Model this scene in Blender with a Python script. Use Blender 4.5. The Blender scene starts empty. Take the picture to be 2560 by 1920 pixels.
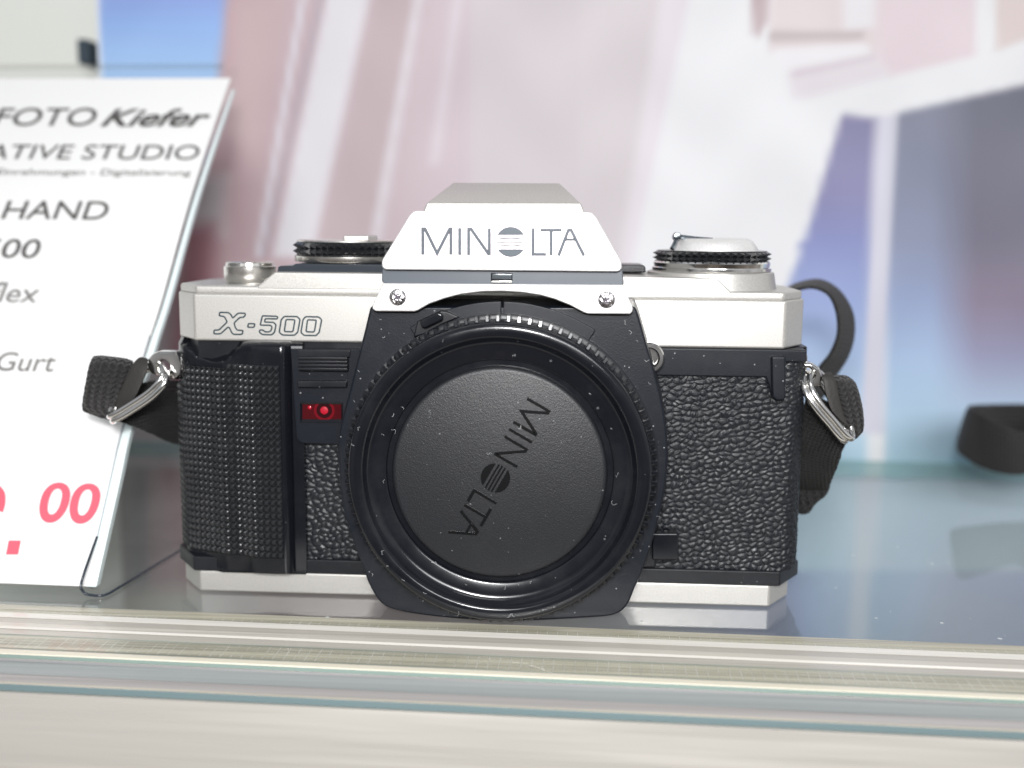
import bpy, bmesh, math, random
import numpy as np
from mathutils import Vector, Matrix
random.seed(7)
sc = bpy.context.scene
COL = sc.collection
MM = 0.001
rad = math.radians

# ------------------------------------------------------------------ viewpoint (mm, frame of the film camera's front plane)
F = 2662.0
YAW, PITCH, ROLL = rad(3.2), rad(8.5), rad(0.5)
CAM = np.array([3.5 + 230*math.sin(YAW), -230.0, 83.9])
fw = np.array([-math.sin(YAW)*math.cos(PITCH), math.cos(YAW)*math.cos(PITCH), -math.sin(PITCH)])
rt0 = np.array([math.cos(YAW), math.sin(YAW), 0.0]); up0 = np.cross(rt0, fw)
RT = rt0*math.cos(ROLL) + up0*math.sin(ROLL); UP = -rt0*math.sin(ROLL) + up0*math.cos(ROLL)

def ray(x, y): return RT*(x-1280)/F - UP*(y-960)/F + fw
def P(x, y, Y=0.0):
    """measurement of the photograph -> (X, Z) in mm on the plane at depth Y"""
    d = ray(x, y); t = (Y-CAM[1])/d[1]; p = CAM + t*d
    return float(p[0]), float(p[2])
def P3(x, y, Y=0.0):
    a = P(x, y, Y); return (a[0], Y, a[1])
def PZ(x, y, Z=0.0):
    d = ray(x, y); t = (Z-CAM[2])/d[2]; p = CAM + t*d
    return (float(p[0]), float(p[1]), Z)
def proj(X, Y, Z):
    v0 = X-CAM[0]; v1 = Y-CAM[1]; v2 = Z-CAM[2]
    a = v0*RT[0]+v1*RT[1]+v2*RT[2]; b = v0*UP[0]+v1*UP[1]+v2*UP[2]; c = v0*fw[0]+v1*fw[1]+v2*fw[2]
    return 1280+F*a/c, 960-F*b/c
def crop(ox, oy, s): return lambda pts: [(ox+x/s, oy+y/s) for x, y in pts]
C1 = crop(400, 440, 3.456); C2 = crop(900, 420, 2.765); C3 = crop(1500, 560, 3.16); C5 = crop(820, 820, 2.127)
CL = crop(180, 860, 5.927); CR = crop(1900, 860, 3.607); CT = crop(720, 840, 5.925); CS = crop(1900, 600, 1.844)

# ------------------------------------------------------------------ materials
MATS = {}
def srgb(c): return tuple(((v/255.0)/12.92 if v/255.0 <= 0.04045 else (((v/255.0)+0.055)/1.055)**2.4) for v in c)
def mat(name, col, rough=0.5, metal=0.0, spec=0.5, bump=None, dust=0.0, coat=0.0, rvar=0.0, **kw):
    if name in MATS: return MATS[name]
    m = bpy.data.materials.new(name); m.use_nodes = True
    nt = m.node_tree; b = nt.nodes['Principled BSDF']; L = nt.links
    b.inputs['Base Color'].default_value = (*col, 1); b.inputs['Roughness'].default_value = rough
    b.inputs['Metallic'].default_value = metal; b.inputs['Specular IOR Level'].default_value = spec
    b.inputs['Coat Weight'].default_value = coat
    tc = nt.nodes.new('ShaderNodeTexCoord')
    def noise(scale, detail=2.0, rough_=0.5, vec=None):
        n = nt.nodes.new('ShaderNodeTexNoise'); n.inputs['Scale'].default_value = scale; n.inputs['Detail'].default_value = detail
        n.inputs['Roughness'].default_value = rough_
        L.new(vec or tc.outputs['Object'], n.inputs['Vector']); return n
    if bump:
        scale, dist, strength = bump
        n = noise(scale, 2.0); bp = nt.nodes.new('ShaderNodeBump'); bp.inputs['Distance'].default_value = dist
        bp.inputs['Strength'].default_value = strength
        L.new(n.outputs['Fac'], bp.inputs['Height']); L.new(bp.outputs['Normal'], b.inputs['Normal'])
    if rvar:
        n = noise(180.0, 4.0); mr = nt.nodes.new('ShaderNodeMapRange')
        mr.inputs['From Min'].default_value = 0.3; mr.inputs['From Max'].default_value = 0.7
        mr.inputs['To Min'].default_value = max(0.02, rough-rvar); mr.inputs['To Max'].default_value = rough+rvar
        L.new(n.outputs['Fac'], mr.inputs['Value']); L.new(mr.outputs['Result'], b.inputs['Roughness'])
    if name.startswith('satin') or name == 'pale_plate':
        n = noise(3800.0, 1.0); mr = nt.nodes.new('ShaderNodeMapRange'); mr.inputs['From Min'].default_value = 0.35; mr.inputs['From Max'].default_value = 0.65
        mr.inputs['To Min'].default_value = 0.92; mr.inputs['To Max'].default_value = 1.07; L.new(n.outputs['Fac'], mr.inputs['Value'])
        s_ = nt.nodes.new('ShaderNodeVectorMath'); s_.operation = 'SCALE'; s_.inputs[0].default_value = col; L.new(mr.outputs['Result'], s_.inputs['Scale']); L.new(s_.outputs[0], b.inputs['Base Color'])
    if dust:
        v = nt.nodes.new('ShaderNodeTexVoronoi'); v.inputs['Scale'].default_value = kw.get('dscale', 620.0)
        L.new(tc.outputs['Object'], v.inputs['Vector'])
        w = nt.nodes.new('ShaderNodeTexWhiteNoise'); L.new(v.outputs['Position'], w.inputs['Vector'])
        # speck radius varies from cell to cell
        mul = nt.nodes.new('ShaderNodeMath'); mul.operation = 'POWER'; L.new(w.outputs['Value'], mul.inputs[0]); mul.inputs[1].default_value = 5.0
        mu2 = nt.nodes.new('ShaderNodeMath'); mu2.operation = 'MULTIPLY'; L.new(mul.outputs[0], mu2.inputs[0]); mu2.inputs[1].default_value = 0.15
        lt = nt.nodes.new('ShaderNodeMath'); lt.operation = 'LESS_THAN'; L.new(v.outputs['Distance'], lt.inputs[0]); L.new(mu2.outputs[0], lt.inputs[1])
        # patchy film of dust
        n2 = noise(60.0, 5.0, 0.7); r2 = nt.nodes.new('ShaderNodeMapRange'); r2.inputs['From Min'].default_value = 0.5; r2.inputs['From Max'].default_value = 0.8
        r2.inputs['To Max'].default_value = kw.get('film', 0.05); L.new(n2.outputs['Fac'], r2.inputs['Value'])
        ad = nt.nodes.new('ShaderNodeMath'); ad.operation = 'MULTIPLY_ADD'; L.new(lt.outputs[0], ad.inputs[0]); ad.inputs[1].default_value = dust
        L.new(r2.outputs['Result'], ad.inputs[2])
        mx = nt.nodes.new('ShaderNodeMix'); mx.data_type = 'RGBA'; L.new(ad.outputs[0], mx.inputs['Factor'])
        mx.inputs[6].default_value = (*col, 1); mx.inputs[7].default_value = (0.42, 0.43, 0.44, 1)
        L.new(mx.outputs[2], b.inputs['Base Color'])
    MATS[name] = m
    return m

satin = mat('satin_silver', (0.61, 0.595, 0.565), 0.40, 0.6, bump=(5200, 0.00003, 0.5))
satin_top = mat('satin_silver_roof', (0.50, 0.48, 0.45), 0.5, 0.6, bump=(5200, 0.00003, 0.5))
plate_m = mat('pale_plate', (0.80, 0.79, 0.78), 0.4, 0.4, bump=(5200, 0.00002, 0.4))
chrome = mat('chrome', (0.90, 0.89, 0.87), 0.14, 1.0, rvar=0.06)
chrome_s = mat('brushed_chrome', (0.80, 0.78, 0.74), 0.26, 1.0)
blk = mat('black_plastic', (0.009, 0.010, 0.013), 0.34, spec=0.36, bump=(4200, 0.00003, 0.35), dust=0.35, dscale=760.0, film=0.02, rvar=0.06)
blk_gloss = mat('black_gloss', (0.006, 0.007, 0.010), 0.17, spec=0.5, rvar=0.05, dust=0.2, dscale=520, film=0.02)
blk_matt = mat('black_matt', (0.011, 0.012, 0.0145), 0.42, spec=0.5, bump=(4200, 0.00006, 0.9), dust=0.35, dscale=900, film=0.01)
blk_dust = mat('black_dusty', (0.006, 0.008, 0.013), 0.34, spec=0.36, bump=(3600, 0.00005, 0.5), dust=0.6, dscale=800, film=0.03)
grey_strip = mat('grey_strip', (0.085, 0.10, 0.12), 0.38, spec=0.5, dust=0.25)
letter_fill = mat('letter_fill', (0.085, 0.105, 0.125), 0.45, 0.0, spec=0.35)
letter_edge = mat('letter_edge', (0.07, 0.055, 0.085), 0.5)
letter_dark = mat('letter_dark', (0.015, 0.035, 0.045), 0.5)
rubber = mat('knurl_black', (0.012, 0.013, 0.015), 0.22, spec=0.6)
ink = mat('ink_grey', (0.075, 0.070, 0.068), 0.6)
ink_light = mat('ink_pale', (0.20, 0.19, 0.185), 0.6)
ink_red = mat('ink_red', (0.88, 0.12, 0.17), 0.6)
card_m = mat('card_white', (0.86, 0.86, 0.85), 0.6)
wall_m = mat('wall_paint', (0.84, 0.86, 0.80), 0.8, bump=(30, 0.0004, 0.2))
tab_m = mat('strap_tab', (0.028, 0.026, 0.024), 0.6, bump=(1600, 0.0002, 0.6))

leather = mat('pebbled_leatherette', (0.009, 0.0105, 0.0135), 0.40, spec=0.42, bump=(3000, 0.00006, 0.6), dust=0.12, dscale=500, film=0.03, rvar=0.06)

def web_mat(name, col, cols, rows, fuzz=0.3):
    """woven webbing: u runs across, v along (in mm)"""
    m = bpy.data.materials.new(name); m.use_nodes = True
    nt = m.node_tree; b = nt.nodes['Principled BSDF']; L = nt.links
    b.inputs['Roughness'].default_value = 0.55; b.inputs['Specular IOR Level'].default_value = 0.4
    b.inputs['Sheen Weight'].default_value = fuzz; b.inputs['Sheen Roughness'].default_value = 0.5
    uv = nt.nodes.new('ShaderNodeUVMap')
    sp = nt.nodes.new('ShaderNodeSeparateXYZ'); L.new(uv.outputs[0], sp.inputs[0])
    def M(op, a, bb=None, c=None):
        n = nt.nodes.new('ShaderNodeMath'); n.operation = op
        for i, q in enumerate((a, bb, c)):
            if q is None: continue
            if isinstance(q, (int, float)): n.inputs[i].default_value = q
            else: L.new(q, n.inputs[i])
        return n.outputs[0]
    u = M('MULTIPLY', sp.outputs[0], 2*math.pi/cols); w = M('MULTIPLY', sp.outputs[1], 2*math.pi/rows)
    ridge = M('ABSOLUTE', M('SINE', M('MULTIPLY', u, 0.5)))
    fold = M('PINGPONG', M('DIVIDE', sp.outputs[0], cols), 0.5)
    st = M('SINE', M('ADD', w, M('MULTIPLY', fold, 7.0)))
    h = M('ADD', M('MULTIPLY', ridge, 0.7), M('MULTIPLY', st, 0.35))
    n2 = nt.nodes.new('ShaderNodeTexNoise'); n2.inputs['Scale'].default_value = 3.2; n2.inputs['Detail'].default_value = 4; L.new(uv.outputs[0], n2.inputs['Vector'])
    h = M('ADD', h, M('MULTIPLY', n2.outputs['Fac'], 0.5))
    bp = nt.nodes.new('ShaderNodeBump'); bp.inputs['Distance'].default_value = 0.0005; bp.inputs['Strength'].default_value = 1.0
    L.new(h, bp.inputs['Height']); L.new(bp.outputs['Normal'], b.inputs['Normal'])
    mr = nt.nodes.new('ShaderNodeMapRange'); mr.inputs['From Min'].default_value = 0.2; mr.inputs['From Max'].default_value = 1.2
    L.new(h, mr.inputs['Value'])
    mx = nt.nodes.new('ShaderNodeMix'); mx.data_type = 'RGBA'; L.new(mr.outputs['Result'], mx.inputs['Factor'])
    mx.inputs[6].default_value = (*[c*0.6 for c in col], 1); mx.inputs[7].default_value = (*[c*1.7 for c in col], 1)
    L.new(mx.outputs[2], b.inputs['Base Color'])
    return m
web = web_mat('strap_webbing', (0.012, 0.011, 0.011), 1.8, 1.2, 0.1)
felt = web_mat('strap_underside', (0.006, 0.0055, 0.0055), 0.9, 0.8, 0.12)

# ------------------------------------------------------------------ mesh helpers (all in mm, written in metres)
def empty(name, loc, rz=0.0):
    o = bpy.data.objects.new(name, None); COL.objects.link(o)
    o.location = [v*MM for v in loc]; o.rotation_euler = (0, 0, rz); o.empty_display_size = 0.01
    o['base'] = list(loc)
    return o
def base_of(p):
    q = p; v = [0, 0, 0]
    while q is not None and q.parent is not None: q = q.parent
    return list(q.get('base', (0, 0, 0))) if q is not None else [0, 0, 0]
def tag(o, label, cat, group=None, kind=None):
    if label: o['label'] = label
    if cat: o['category'] = cat
    if group: o['group'] = group
    if kind: o['kind'] = kind
def finish(name, bm, material, parent=None, bevel=0.0, seg=3, smooth=35, label=None, world=True, bangle=25):
    off = base_of(parent) if world else [0, 0, 0]
    bmesh.ops.remove_doubles(bm, verts=bm.verts, dist=1e-5)
    bmesh.ops.recalc_face_normals(bm, faces=bm.faces)
    if bevel > 0:
        ed = [e for e in bm.edges if len(e.link_faces) == 2 and e.calc_face_angle(0) > rad(bangle)]
        if ed: bmesh.ops.bevel(bm, geom=ed, offset=bevel, segments=seg, profile=0.5, affect='EDGES', clamp_overlap=True)
    for v in bm.verts: v.co = Vector(((v.co.x-off[0])*MM, (v.co.y-off[1])*MM, (v.co.z-off[2])*MM))
    me = bpy.data.meshes.new(name); bm.to_mesh(me); bm.free()
    for m in (material if isinstance(material, (list, tuple)) else [material]): me.materials.append(m)
    if smooth:
        me.polygons.foreach_set('use_smooth', [True]*len(me.polygons)); me.set_sharp_from_angle(angle=rad(smooth))
    o = bpy.data.objects.new(name, me); COL.objects.link(o)
    if parent is not None: o.parent = parent
    if label: o['label'] = label
    if bevel > 0: w_n = o.modifiers.new('w', 'WEIGHTED_NORMAL'); w_n.keep_sharp = True
    return o

def b_ext(pts, y0, y1, bm=None, mi=0, taper=0.0):
    """outline of (X,Z) extruded from depth y0 (front) to y1; taper grows the back outline about its centre (mm)"""
    bm = bm or bmesh.new()
    cx = sum(p[0] for p in pts)/len(pts); cz = sum(p[1] for p in pts)/len(pts)
    f = [bm.verts.new((x, y0, z)) for x, z in pts]
    g = []
    for x, z in pts:
        d = math.hypot(x-cx, z-cz) or 1; g.append(bm.verts.new((x+(x-cx)/d*taper, y1, z+(z-cz)/d*taper)))
    n = len(pts); fs = [bm.faces.new(f), bm.faces.new(g[::-1])]
    for i in range(n): fs.append(bm.faces.new((f[i], g[i], g[(i+1) % n], f[(i+1) % n])))
    for q in fs: q.material_index = mi
    return bm
def b_plan(pts, z0, z1, bm=None, inset=0.0):
    """plan outline (X,Y) extruded in Z"""
    bm = bm or bmesh.new()
    if inset:
        pts = offset_poly(pts, inset)
    f = [bm.verts.new((x, y, z0)) for x, y in pts]; g = [bm.verts.new((x, y, z1)) for x, y in pts]
    n = len(pts); bm.faces.new(f[::-1]); bm.faces.new(g)
    for i in range(n): bm.faces.new((f[i], f[(i+1) % n], g[(i+1) % n], g[i]))
    return bm
def offset_poly(pts, d):
    n = len(pts); area = sum(pts[i][0]*pts[(i+1) % n][1]-pts[(i+1) % n][0]*pts[i][1] for i in range(n))
    s = 1 if area > 0 else -1; out = []
    for i in range(n):
        a, b, c = pts[i-1], pts[i], pts[(i+1) % n]
        e1 = Vector((b[0]-a[0], b[1]-a[1])).normalized(); e2 = Vector((c[0]-b[0], c[1]-b[1])).normalized()
        n1 = Vector((-e1.y, e1.x))*s; n2 = Vector((-e2.y, e2.x))*s
        m = (n1+n2); m = m/max(0.2, (1+n1.dot(n2)))
        out.append((b[0]+m.x*d, b[1]+m.y*d))
    return out
def round_poly(pts, r, seg=6):
    """round the corners of a closed outline; r is a number or one number per corner"""
    n = len(pts); out = []
    for i in range(n):
        ri = r[i] if isinstance(r, (list, tuple)) else r
        a, b, c = Vector(pts[i-1]), Vector(pts[i]), Vector(pts[(i+1) % n])
        if ri <= 0: out.append(tuple(b)); continue
        d1 = (a-b); d2 = (c-b); l1 = d1.length; l2 = d2.length
        k = min(ri, l1*0.49, l2*0.49); p1 = b+d1/l1*k; p2 = b+d2/l2*k
        for j in range(seg+1):
            t = j/seg; out.append(tuple(p1*(1-t)**2 + b*2*t*(1-t) + p2*t*t))
    return out
def b_box(x0, x1, y0, y1, z0, z1, bm=None):
    return b_ext([(x0, z0), (x1, z0), (x1, z1), (x0, z1)], y0, y1, bm)
def b_lathe(profile, c, axis='Y', n=96, bm=None, mod=None, closed=False):
    """profile: (radius, along); axis Y faces the viewer, axis Z stands upright. mod(i,r,k)->r"""
    bm = bm or bmesh.new(); rings = []
    for k, (r, a) in enumerate(profile):
        ring = []
        if r < 1e-6:
            p = (c[0], c[1]+a, c[2]) if axis == 'Y' else ((c[0], c[1], c[2]+a) if axis == 'Z' else (c[0]+a, c[1], c[2]))
            rings.append([bm.verts.new(p)]); continue
        for i in range(n):
            t = 2*math.pi*i/n; rr = mod(i, r, k) if mod else r
            if axis == 'Y': p = (c[0]+rr*math.cos(t), c[1]+a, c[2]+rr*math.sin(t))
            elif axis == 'Z': p = (c[0]+rr*math.cos(t), c[1]+rr*math.sin(t), c[2]+a)
            else: p = (c[0]+a, c[1]+rr*math.cos(t), c[2]+rr*math.sin(t))
            ring.append(bm.verts.new(p))
        rings.append(ring)
    for A, B in zip(rings, rings[1:]):
        for i in range(n):
            j = (i+1) % n
            if len(A) == 1 and len(B) == 1: continue
            if len(A) == 1: bm.faces.new((A[0], B[i], B[j]))
            elif len(B) == 1: bm.faces.new((A[i], B[0], A[j]))
            else: bm.faces.new((A[i], B[i], B[j], A[j]))
    if closed:
        for R in (rings[0], rings[-1]):
            if len(R) > 1: bm.faces.new(R)
    return bm
def smooth_path(pts, sub=8, closed=False):
    n = len(pts); out = []; V = [Vector(p) for p in pts]
    rng = range(n if closed else n-1)
    for i in rng:
        p0 = V[(i-1) % n] if (closed or i > 0) else V[0]; p1 = V[i]; p2 = V[(i+1) % n]
        p3 = V[(i+2) % n] if (closed or i+2 < n) else V[-1]
        for j in range(sub):
            t = j/sub
            out.append(0.5*((2*p1)+(-p0+p2)*t+(2*p0-5*p1+4*p2-p3)*t*t+(-p0+3*p1-3*p2+p3)*t**3))
    if not closed: out.append(V[-1])
    return out
def b_tube(path, r, n=12, closed=False, bm=None):
    bm = bm or bmesh.new(); P_ = [Vector(p) for p in path]; N = len(P_); rings = []; nv = None
    for i in range(N):
        a = P_[i-1] if (closed or i > 0) else P_[0]; b = P_[(i+1) % N] if (closed or i < N-1) else P_[-1]
        t = (b-a).normalized()
        if nv is None: nv = t.orthogonal().normalized()
        nv = (nv - t*nv.dot(t)).normalized(); bv = t.cross(nv)
        rings.append([bm.verts.new(P_[i]+nv*math.cos(2*math.pi*k/n)*r+bv*math.sin(2*math.pi*k/n)*r) for k in range(n)])
    m = N if closed else N-1
    for i in range(m):
        A = rings[i]; B = rings[(i+1) % N]
        if closed and i == N-1:   # least-twist match
            best = min(range(n), key=lambda s: (A[0].co-B[s].co).length); B = B[best:]+B[:best]
        for k in range(n): bm.faces.new((A[k], A[(k+1) % n], B[(k+1) % n], B[k]))
    if not closed: bm.faces.new(rings[0][::-1]); bm.faces.new(rings[-1])
    return bm
def ribbon(name, stations, material, parent, thick=1.3, sub=8, across=6, wob=0.0):
    """stations: pairs of 3-D points (one edge, other edge) along a strap; gives it thickness and woven UVs"""
    A = smooth_path([s[0] for s in stations], sub); B = smooth_path([s[1] for s in stations], sub)
    bm = bmesh.new(); uvl = bm.loops.layers.uv.new('UVMap'); N = len(A); info = {}
    L = 0.0; rows_f = []; rows_b = []
    for i in range(N):
        if i: L += (((A[i]+B[i])-(A[i-1]+B[i-1]))/2).length
        t = ((A[min(i+1, N-1)]+B[min(i+1, N-1)])-(A[max(i-1, 0)]+B[max(i-1, 0)])).normalized()
        w = B[i]-A[i]; nv = t.cross(w).normalized()
        rf = []; rb = []
        for k in range(across+1):
            q = k/across; p = A[i]+w*q; e = 1-abs(2*q-1)**6*0.55
            j = (random.random()-0.5)*wob if k in (0, across) else 0
            p = p + w.normalized()*j
            a = bm.verts.new(p+nv*thick/2*e); b_ = bm.verts.new(p-nv*thick/2*e)
            info[a] = (q*w.length, L); info[b_] = (q*w.length, L); rf.append(a); rb.append(b_)
        rows_f.append(rf); rows_b.append(rb)
    for i in range(N-1):
        for k in range(across):
            bm.faces.new((rows_f[i][k], rows_f[i+1][k], rows_f[i+1][k+1], rows_f[i][k+1]))
            bm.faces.new((rows_b[i][k], rows_b[i][k+1], rows_b[i+1][k+1], rows_b[i+1][k]))
        for k in (0, across):
            bm.faces.new((rows_f[i][k], rows_b[i][k], rows_b[i+1][k], rows_f[i+1][k]))
    for i in (0, N-1):
        for k in range(across): bm.faces.new((rows_f[i][k], rows_f[i][k+1], rows_b[i][k+1], rows_b[i][k]))
    for f in bm.faces:
        for l in f.loops: l[uvl].uv = info[l.vert]
    return finish(name, bm, material, parent, smooth=60)
def b_stroke(line, w, y, depth=0.06, closed=False, bm=None, mi=0, mapf=None):
    """flat stroke of width w along an outline of (X,Z), lying on the plane y, standing proud by depth"""
    bm = bm or bmesh.new(); n = len(line); V = [Vector(p) for p in line]; Lf = []; Rt = []
    for i in range(n):
        a = V[i-1] if (closed or i > 0) else None; c = V[(i+1) % n] if (closed or i < n-1) else None; b = V[i]
        d1 = (b-a).normalized() if a is not None and (b-a).length > 1e-9 else None
        d2 = (c-b).normalized() if c is not None and (c-b).length > 1e-9 else None
        d1 = d1 or d2; d2 = d2 or d1
        n1 = Vector((-d1.y, d1.x)); n2 = Vector((-d2.y, d2.x)); m = (n1+n2)/max(0.35, 1+n1.dot(n2))
        Lf.append(b+m*w/2); Rt.append(b-m*w/2)
    f = mapf or (lambda p, yy: (p.x, yy, p.y))
    rows = [[bm.verts.new(f(q, yy)) for q in S] for S in (Lf, Rt) for yy in (y-depth, y)]
    lf, lb, rf, rb = rows
    for i in range(n if closed else n-1):
        j = (i+1) % n
        for q in ((lf[i], lf[j], rf[j], rf[i]), (lf[i], lb[i], lb[j], lf[j]), (rf[i], rf[j], rb[j], rb[i])):
            bm.faces.new(q).material_index = mi
    if not closed:
        for i in (0, n-1): bm.faces.new((lf[i], rf[i], rb[i], lb[i])).material_index = mi
    return bm

# ------------------------------------------------------------------ the film camera
cam_root = empty('film_camera', (0, 15, 0))
tag(cam_root, 'silver and black film camera with a round black body cap, standing on the glass shelf', 'camera')
plan = [(-73.2, 8), (-66.9, 0), (61.9, 0), (67.3, 8), (67.3, 27), (62, 32), (-68, 32), (-73.2, 27)]
zc = lambda x, y: P(x, y, 0)[1]
z_base1 = zc(940, 1437); z_strip1 = zc(800, 1398); z_fl0 = zc(1800, 939.5); z_cov0 = 58.0; z_cov1 = 68.4
BODY_BACK = 32

plan_base = [(-74.0, 8), (-67.7, 0), (61.2, 0), (66.8, 8), (66.8, 27), (62, 31), (-68, 31), (-74, 27)]
plan_trim = [(-75.2, 8), (-68.8, -0.5), (63.2, -0.5), (68.9, 8), (68.9, 27), (63, 32), (-69, 32), (-75.2, 27)]
finish('base_plate', b_plan(plan_base, 0.25, z_base1), satin, cam_root, bevel=0.5)
finish('lower_trim', b_plan(plan_trim, z_base1, z_strip1), blk, cam_root, bevel=0.3)
finish('body_core', b_plan(plan, z_strip1, z_cov0-0.1, inset=0.9), blk, cam_root)
# leatherette, one wrapped panel right of the mount and one small panel left of it
def pebbles(S_, Z_):
    """height (mm) of a pebbled grain over arrays of along / up positions"""
    rs = np.random.RandomState(5); G = 160; jx = rs.rand(G, G); jy = rs.rand(G, G); hh = rs.rand(G, G); sz = rs.rand(G, G)
    a = 0.22; u = (S_*math.cos(a)+Z_*math.sin(a)); v = (-S_*math.sin(a)+Z_*math.cos(a))
    u = u + 0.22*np.sin(v*1.9+0.7*np.sin(u*0.8)) ; v = v + 0.16*np.sin(u*1.3+1.1*np.sin(v*0.9))
    u = u/1.62; v = v/1.18; iu = np.floor(u).astype(int); iv = np.floor(v).astype(int)
    F1 = np.full(u.shape, 9.0); F2 = np.full(u.shape, 9.0); H = np.zeros(u.shape)
    for di in (-2, -1, 0, 1, 2):
        for dj in (-2, -1, 0, 1, 2):
            ci = (iu+di) % G; cj = (iv+dj) % G
            d = np.hypot(iu+di+0.08+0.84*jx[ci, cj]-u, iv+dj+0.08+0.84*jy[ci, cj]-v) - 0.12*sz[ci, cj]
            c = d < F1; F2 = np.where(c, F1, np.minimum(F2, d)); H = np.where(c, hh[ci, cj], H); F1 = np.where(c, d, F1)
    e = np.clip((F2-F1)/0.5, 0, 1); e = e*e*(3-2*e)
    micro = 0.012*np.sin(S_*9.1+3*np.sin(Z_*4.3))*np.sin(Z_*8.3+2*np.sin(S_*5.7))
    return e*(0.15+0.10*H) - 0.10*np.clip(F1, 0, 1)**2 + micro
def leather_panel(path, z0f, z1f, step=0.15):
    P_ = [Vector((x, y)) for x, y in path]; pts = []; S_ = []; acc = 0.0; nrm = []
    for a, b in zip(P_, P_[1:]):
        L_ = (b-a).length; n = max(1, int(round(L_/step)))
        for k in range(n):
            pts.append(a+(b-a)*k/n); S_.append(acc+L_*k/n)
        acc += L_
    pts.append(P_[-1]); S_.append(acc)
    m = len(pts); nx2 = []
    for i in range(m):
        t = (pts[min(m-1, i+4)]-pts[max(0, i-4)]).normalized(); nx2.append((t.y, -t.x))
    z0, z1 = z0f(0), z1f(0); nz = int((z1-z0)/step); Zs = np.linspace(z0, z1, nz+1); Sg, Zg = np.meshgrid(np.array(S_)+path[0][0], Zs, indexing='ij')
    Hh = pebbles(Sg, Zg); bm = bmesh.new(); rows = []
    for i in range(m):
        rows.append([bm.verts.new((pts[i].x+nx2[i][0]*Hh[i, k], pts[i].y+nx2[i][1]*Hh[i, k], Zs[k])) for k in range(nz+1)])
    for a, b in zip(rows, rows[1:]):
        for k in range(nz): bm.faces.new((a[k], b[k], b[k+1], a[k+1]))
    return bm
arc = [(63.2+4.7*math.sin(t), 7.6-7.2*math.cos(t)+0.1) for t in [i*math.pi/2/8 for i in range(9)]]
right_path = [(20+i*2.0, 0.45) for i in range(21)] + arc + [(68.1, 12), (68.1, 20), (68.1, 26)]
finish('leather_panel', leather_panel(right_path, lambda x: z_strip1, lambda x: z_cov0-0.3), leather, cam_root, smooth=60)
lp = [(P(744, 1100)[0]+i*1.2, 0.5) for i in range(22)]
finish('leather_panel', leather_panel(lp, lambda x: z_strip1, lambda x: 40.5), leather, cam_root, smooth=60)

# top cover: lower band, upper band set in a little, raised middle with sloping ends
finish('top_cover', b_plan(plan, z_cov0, z_cov1), satin, cam_root, bevel=0.55)
zt = P(487, 712.5)[1]
zR = P(1900, 730.5)[1]
tier = b_plan([(-72.7, 8), (-66.5, 0.45), (61.5, 0.45), (66.8, 8), (66.8, 27), (61.6, 31.6), (-67.6, 31.6), (-72.7, 27)], z_cov1-0.2, (zt+zR)/2)
pl = [P(*q, 0.45) for q in ((640, 720), (646, 713), (686, 680), (1557, 690), (1794, 696), (1827, 729), (1829, 735))]
pl[0] = (pl[0][0], z_cov1+1); pl[-1] = (pl[-1][0], z_cov1+1)
finish('cover_tier', tier, satin, cam_root, bevel=0.6)
finish('raised_deck', b_ext(pl, 0.42, 30), satin, cam_root, bevel=0.4)

# right black flange under the cover with its down-turned post
fl = [P(x, y, -0.6) for x, y in ((1560, 880), (2017, 884), (2018, 905), (1965, 905), (1965, 985), (1961, 1001), (1940, 1001), (1929, 994), (1922, 962), (1915, 943), (1640, 939), (1560, 939))]
fl[0] = (fl[0][0], 57.97); fl[1] = (fl[1][0], 57.97)
bm = b_ext(fl, -0.6, 3)
finish('strap_bracket', bm, blk_dust, cam_root, bevel=0.3)
pp = [P(x, y, -1.8) for x, y in ((1929, 891), (1965, 891), (1965, 992), (1960, 1001), (1941, 1001), (1931, 992))]
finish('bracket_post', b_ext(pp, -1.8, 1.0), blk_dust, cam_root, bevel=0.6)
finish('flange_side', b_plan([(61.5, -0.5), (68.4, 7.5), (68.4, 14), (60, 14)], 55.2, 57.9), blk, cam_root, bevel=0.3)

# ---- left hand grip: moulded housing and pyramid-textured rubber
gp = [(-73.9, 20), (-74.0, 11), (-73.2, 7), (-71.2, 3.6), (-68.5, 1.6), (-65.5, 0.3), (-62.5, -0.9), (-60.2, -1.9), (-58.4, -2.0), (-57.0, -2.1),
      (-55.5, -2.6), (-54.0, -3.3), (-52.5, -3.7), (-50, -3.8), (-46.6, -3.8)]
gsm = smooth_path([(x, y, 0) for x, y in gp], 8); gpath = [(p.x, p.y) for p in gsm]
hz0 = z_base1+0.85; hz_top = P(600, 876, -3)[1]
hous = gpath + [(-45.4, -3.1), (-45.0, -1.2), (-42.6, -1.0), (-42.4, 2), (-60, 20)]
def gy(x):
    for a, b in zip(gpath, gpath[1:]):
        if a[0] <= x <= b[0] and b[0] > a[0]: return a[1]+(b[1]-a[1])*(x-a[0])/(b[0]-a[0])
    return gpath[-1][1]
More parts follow.
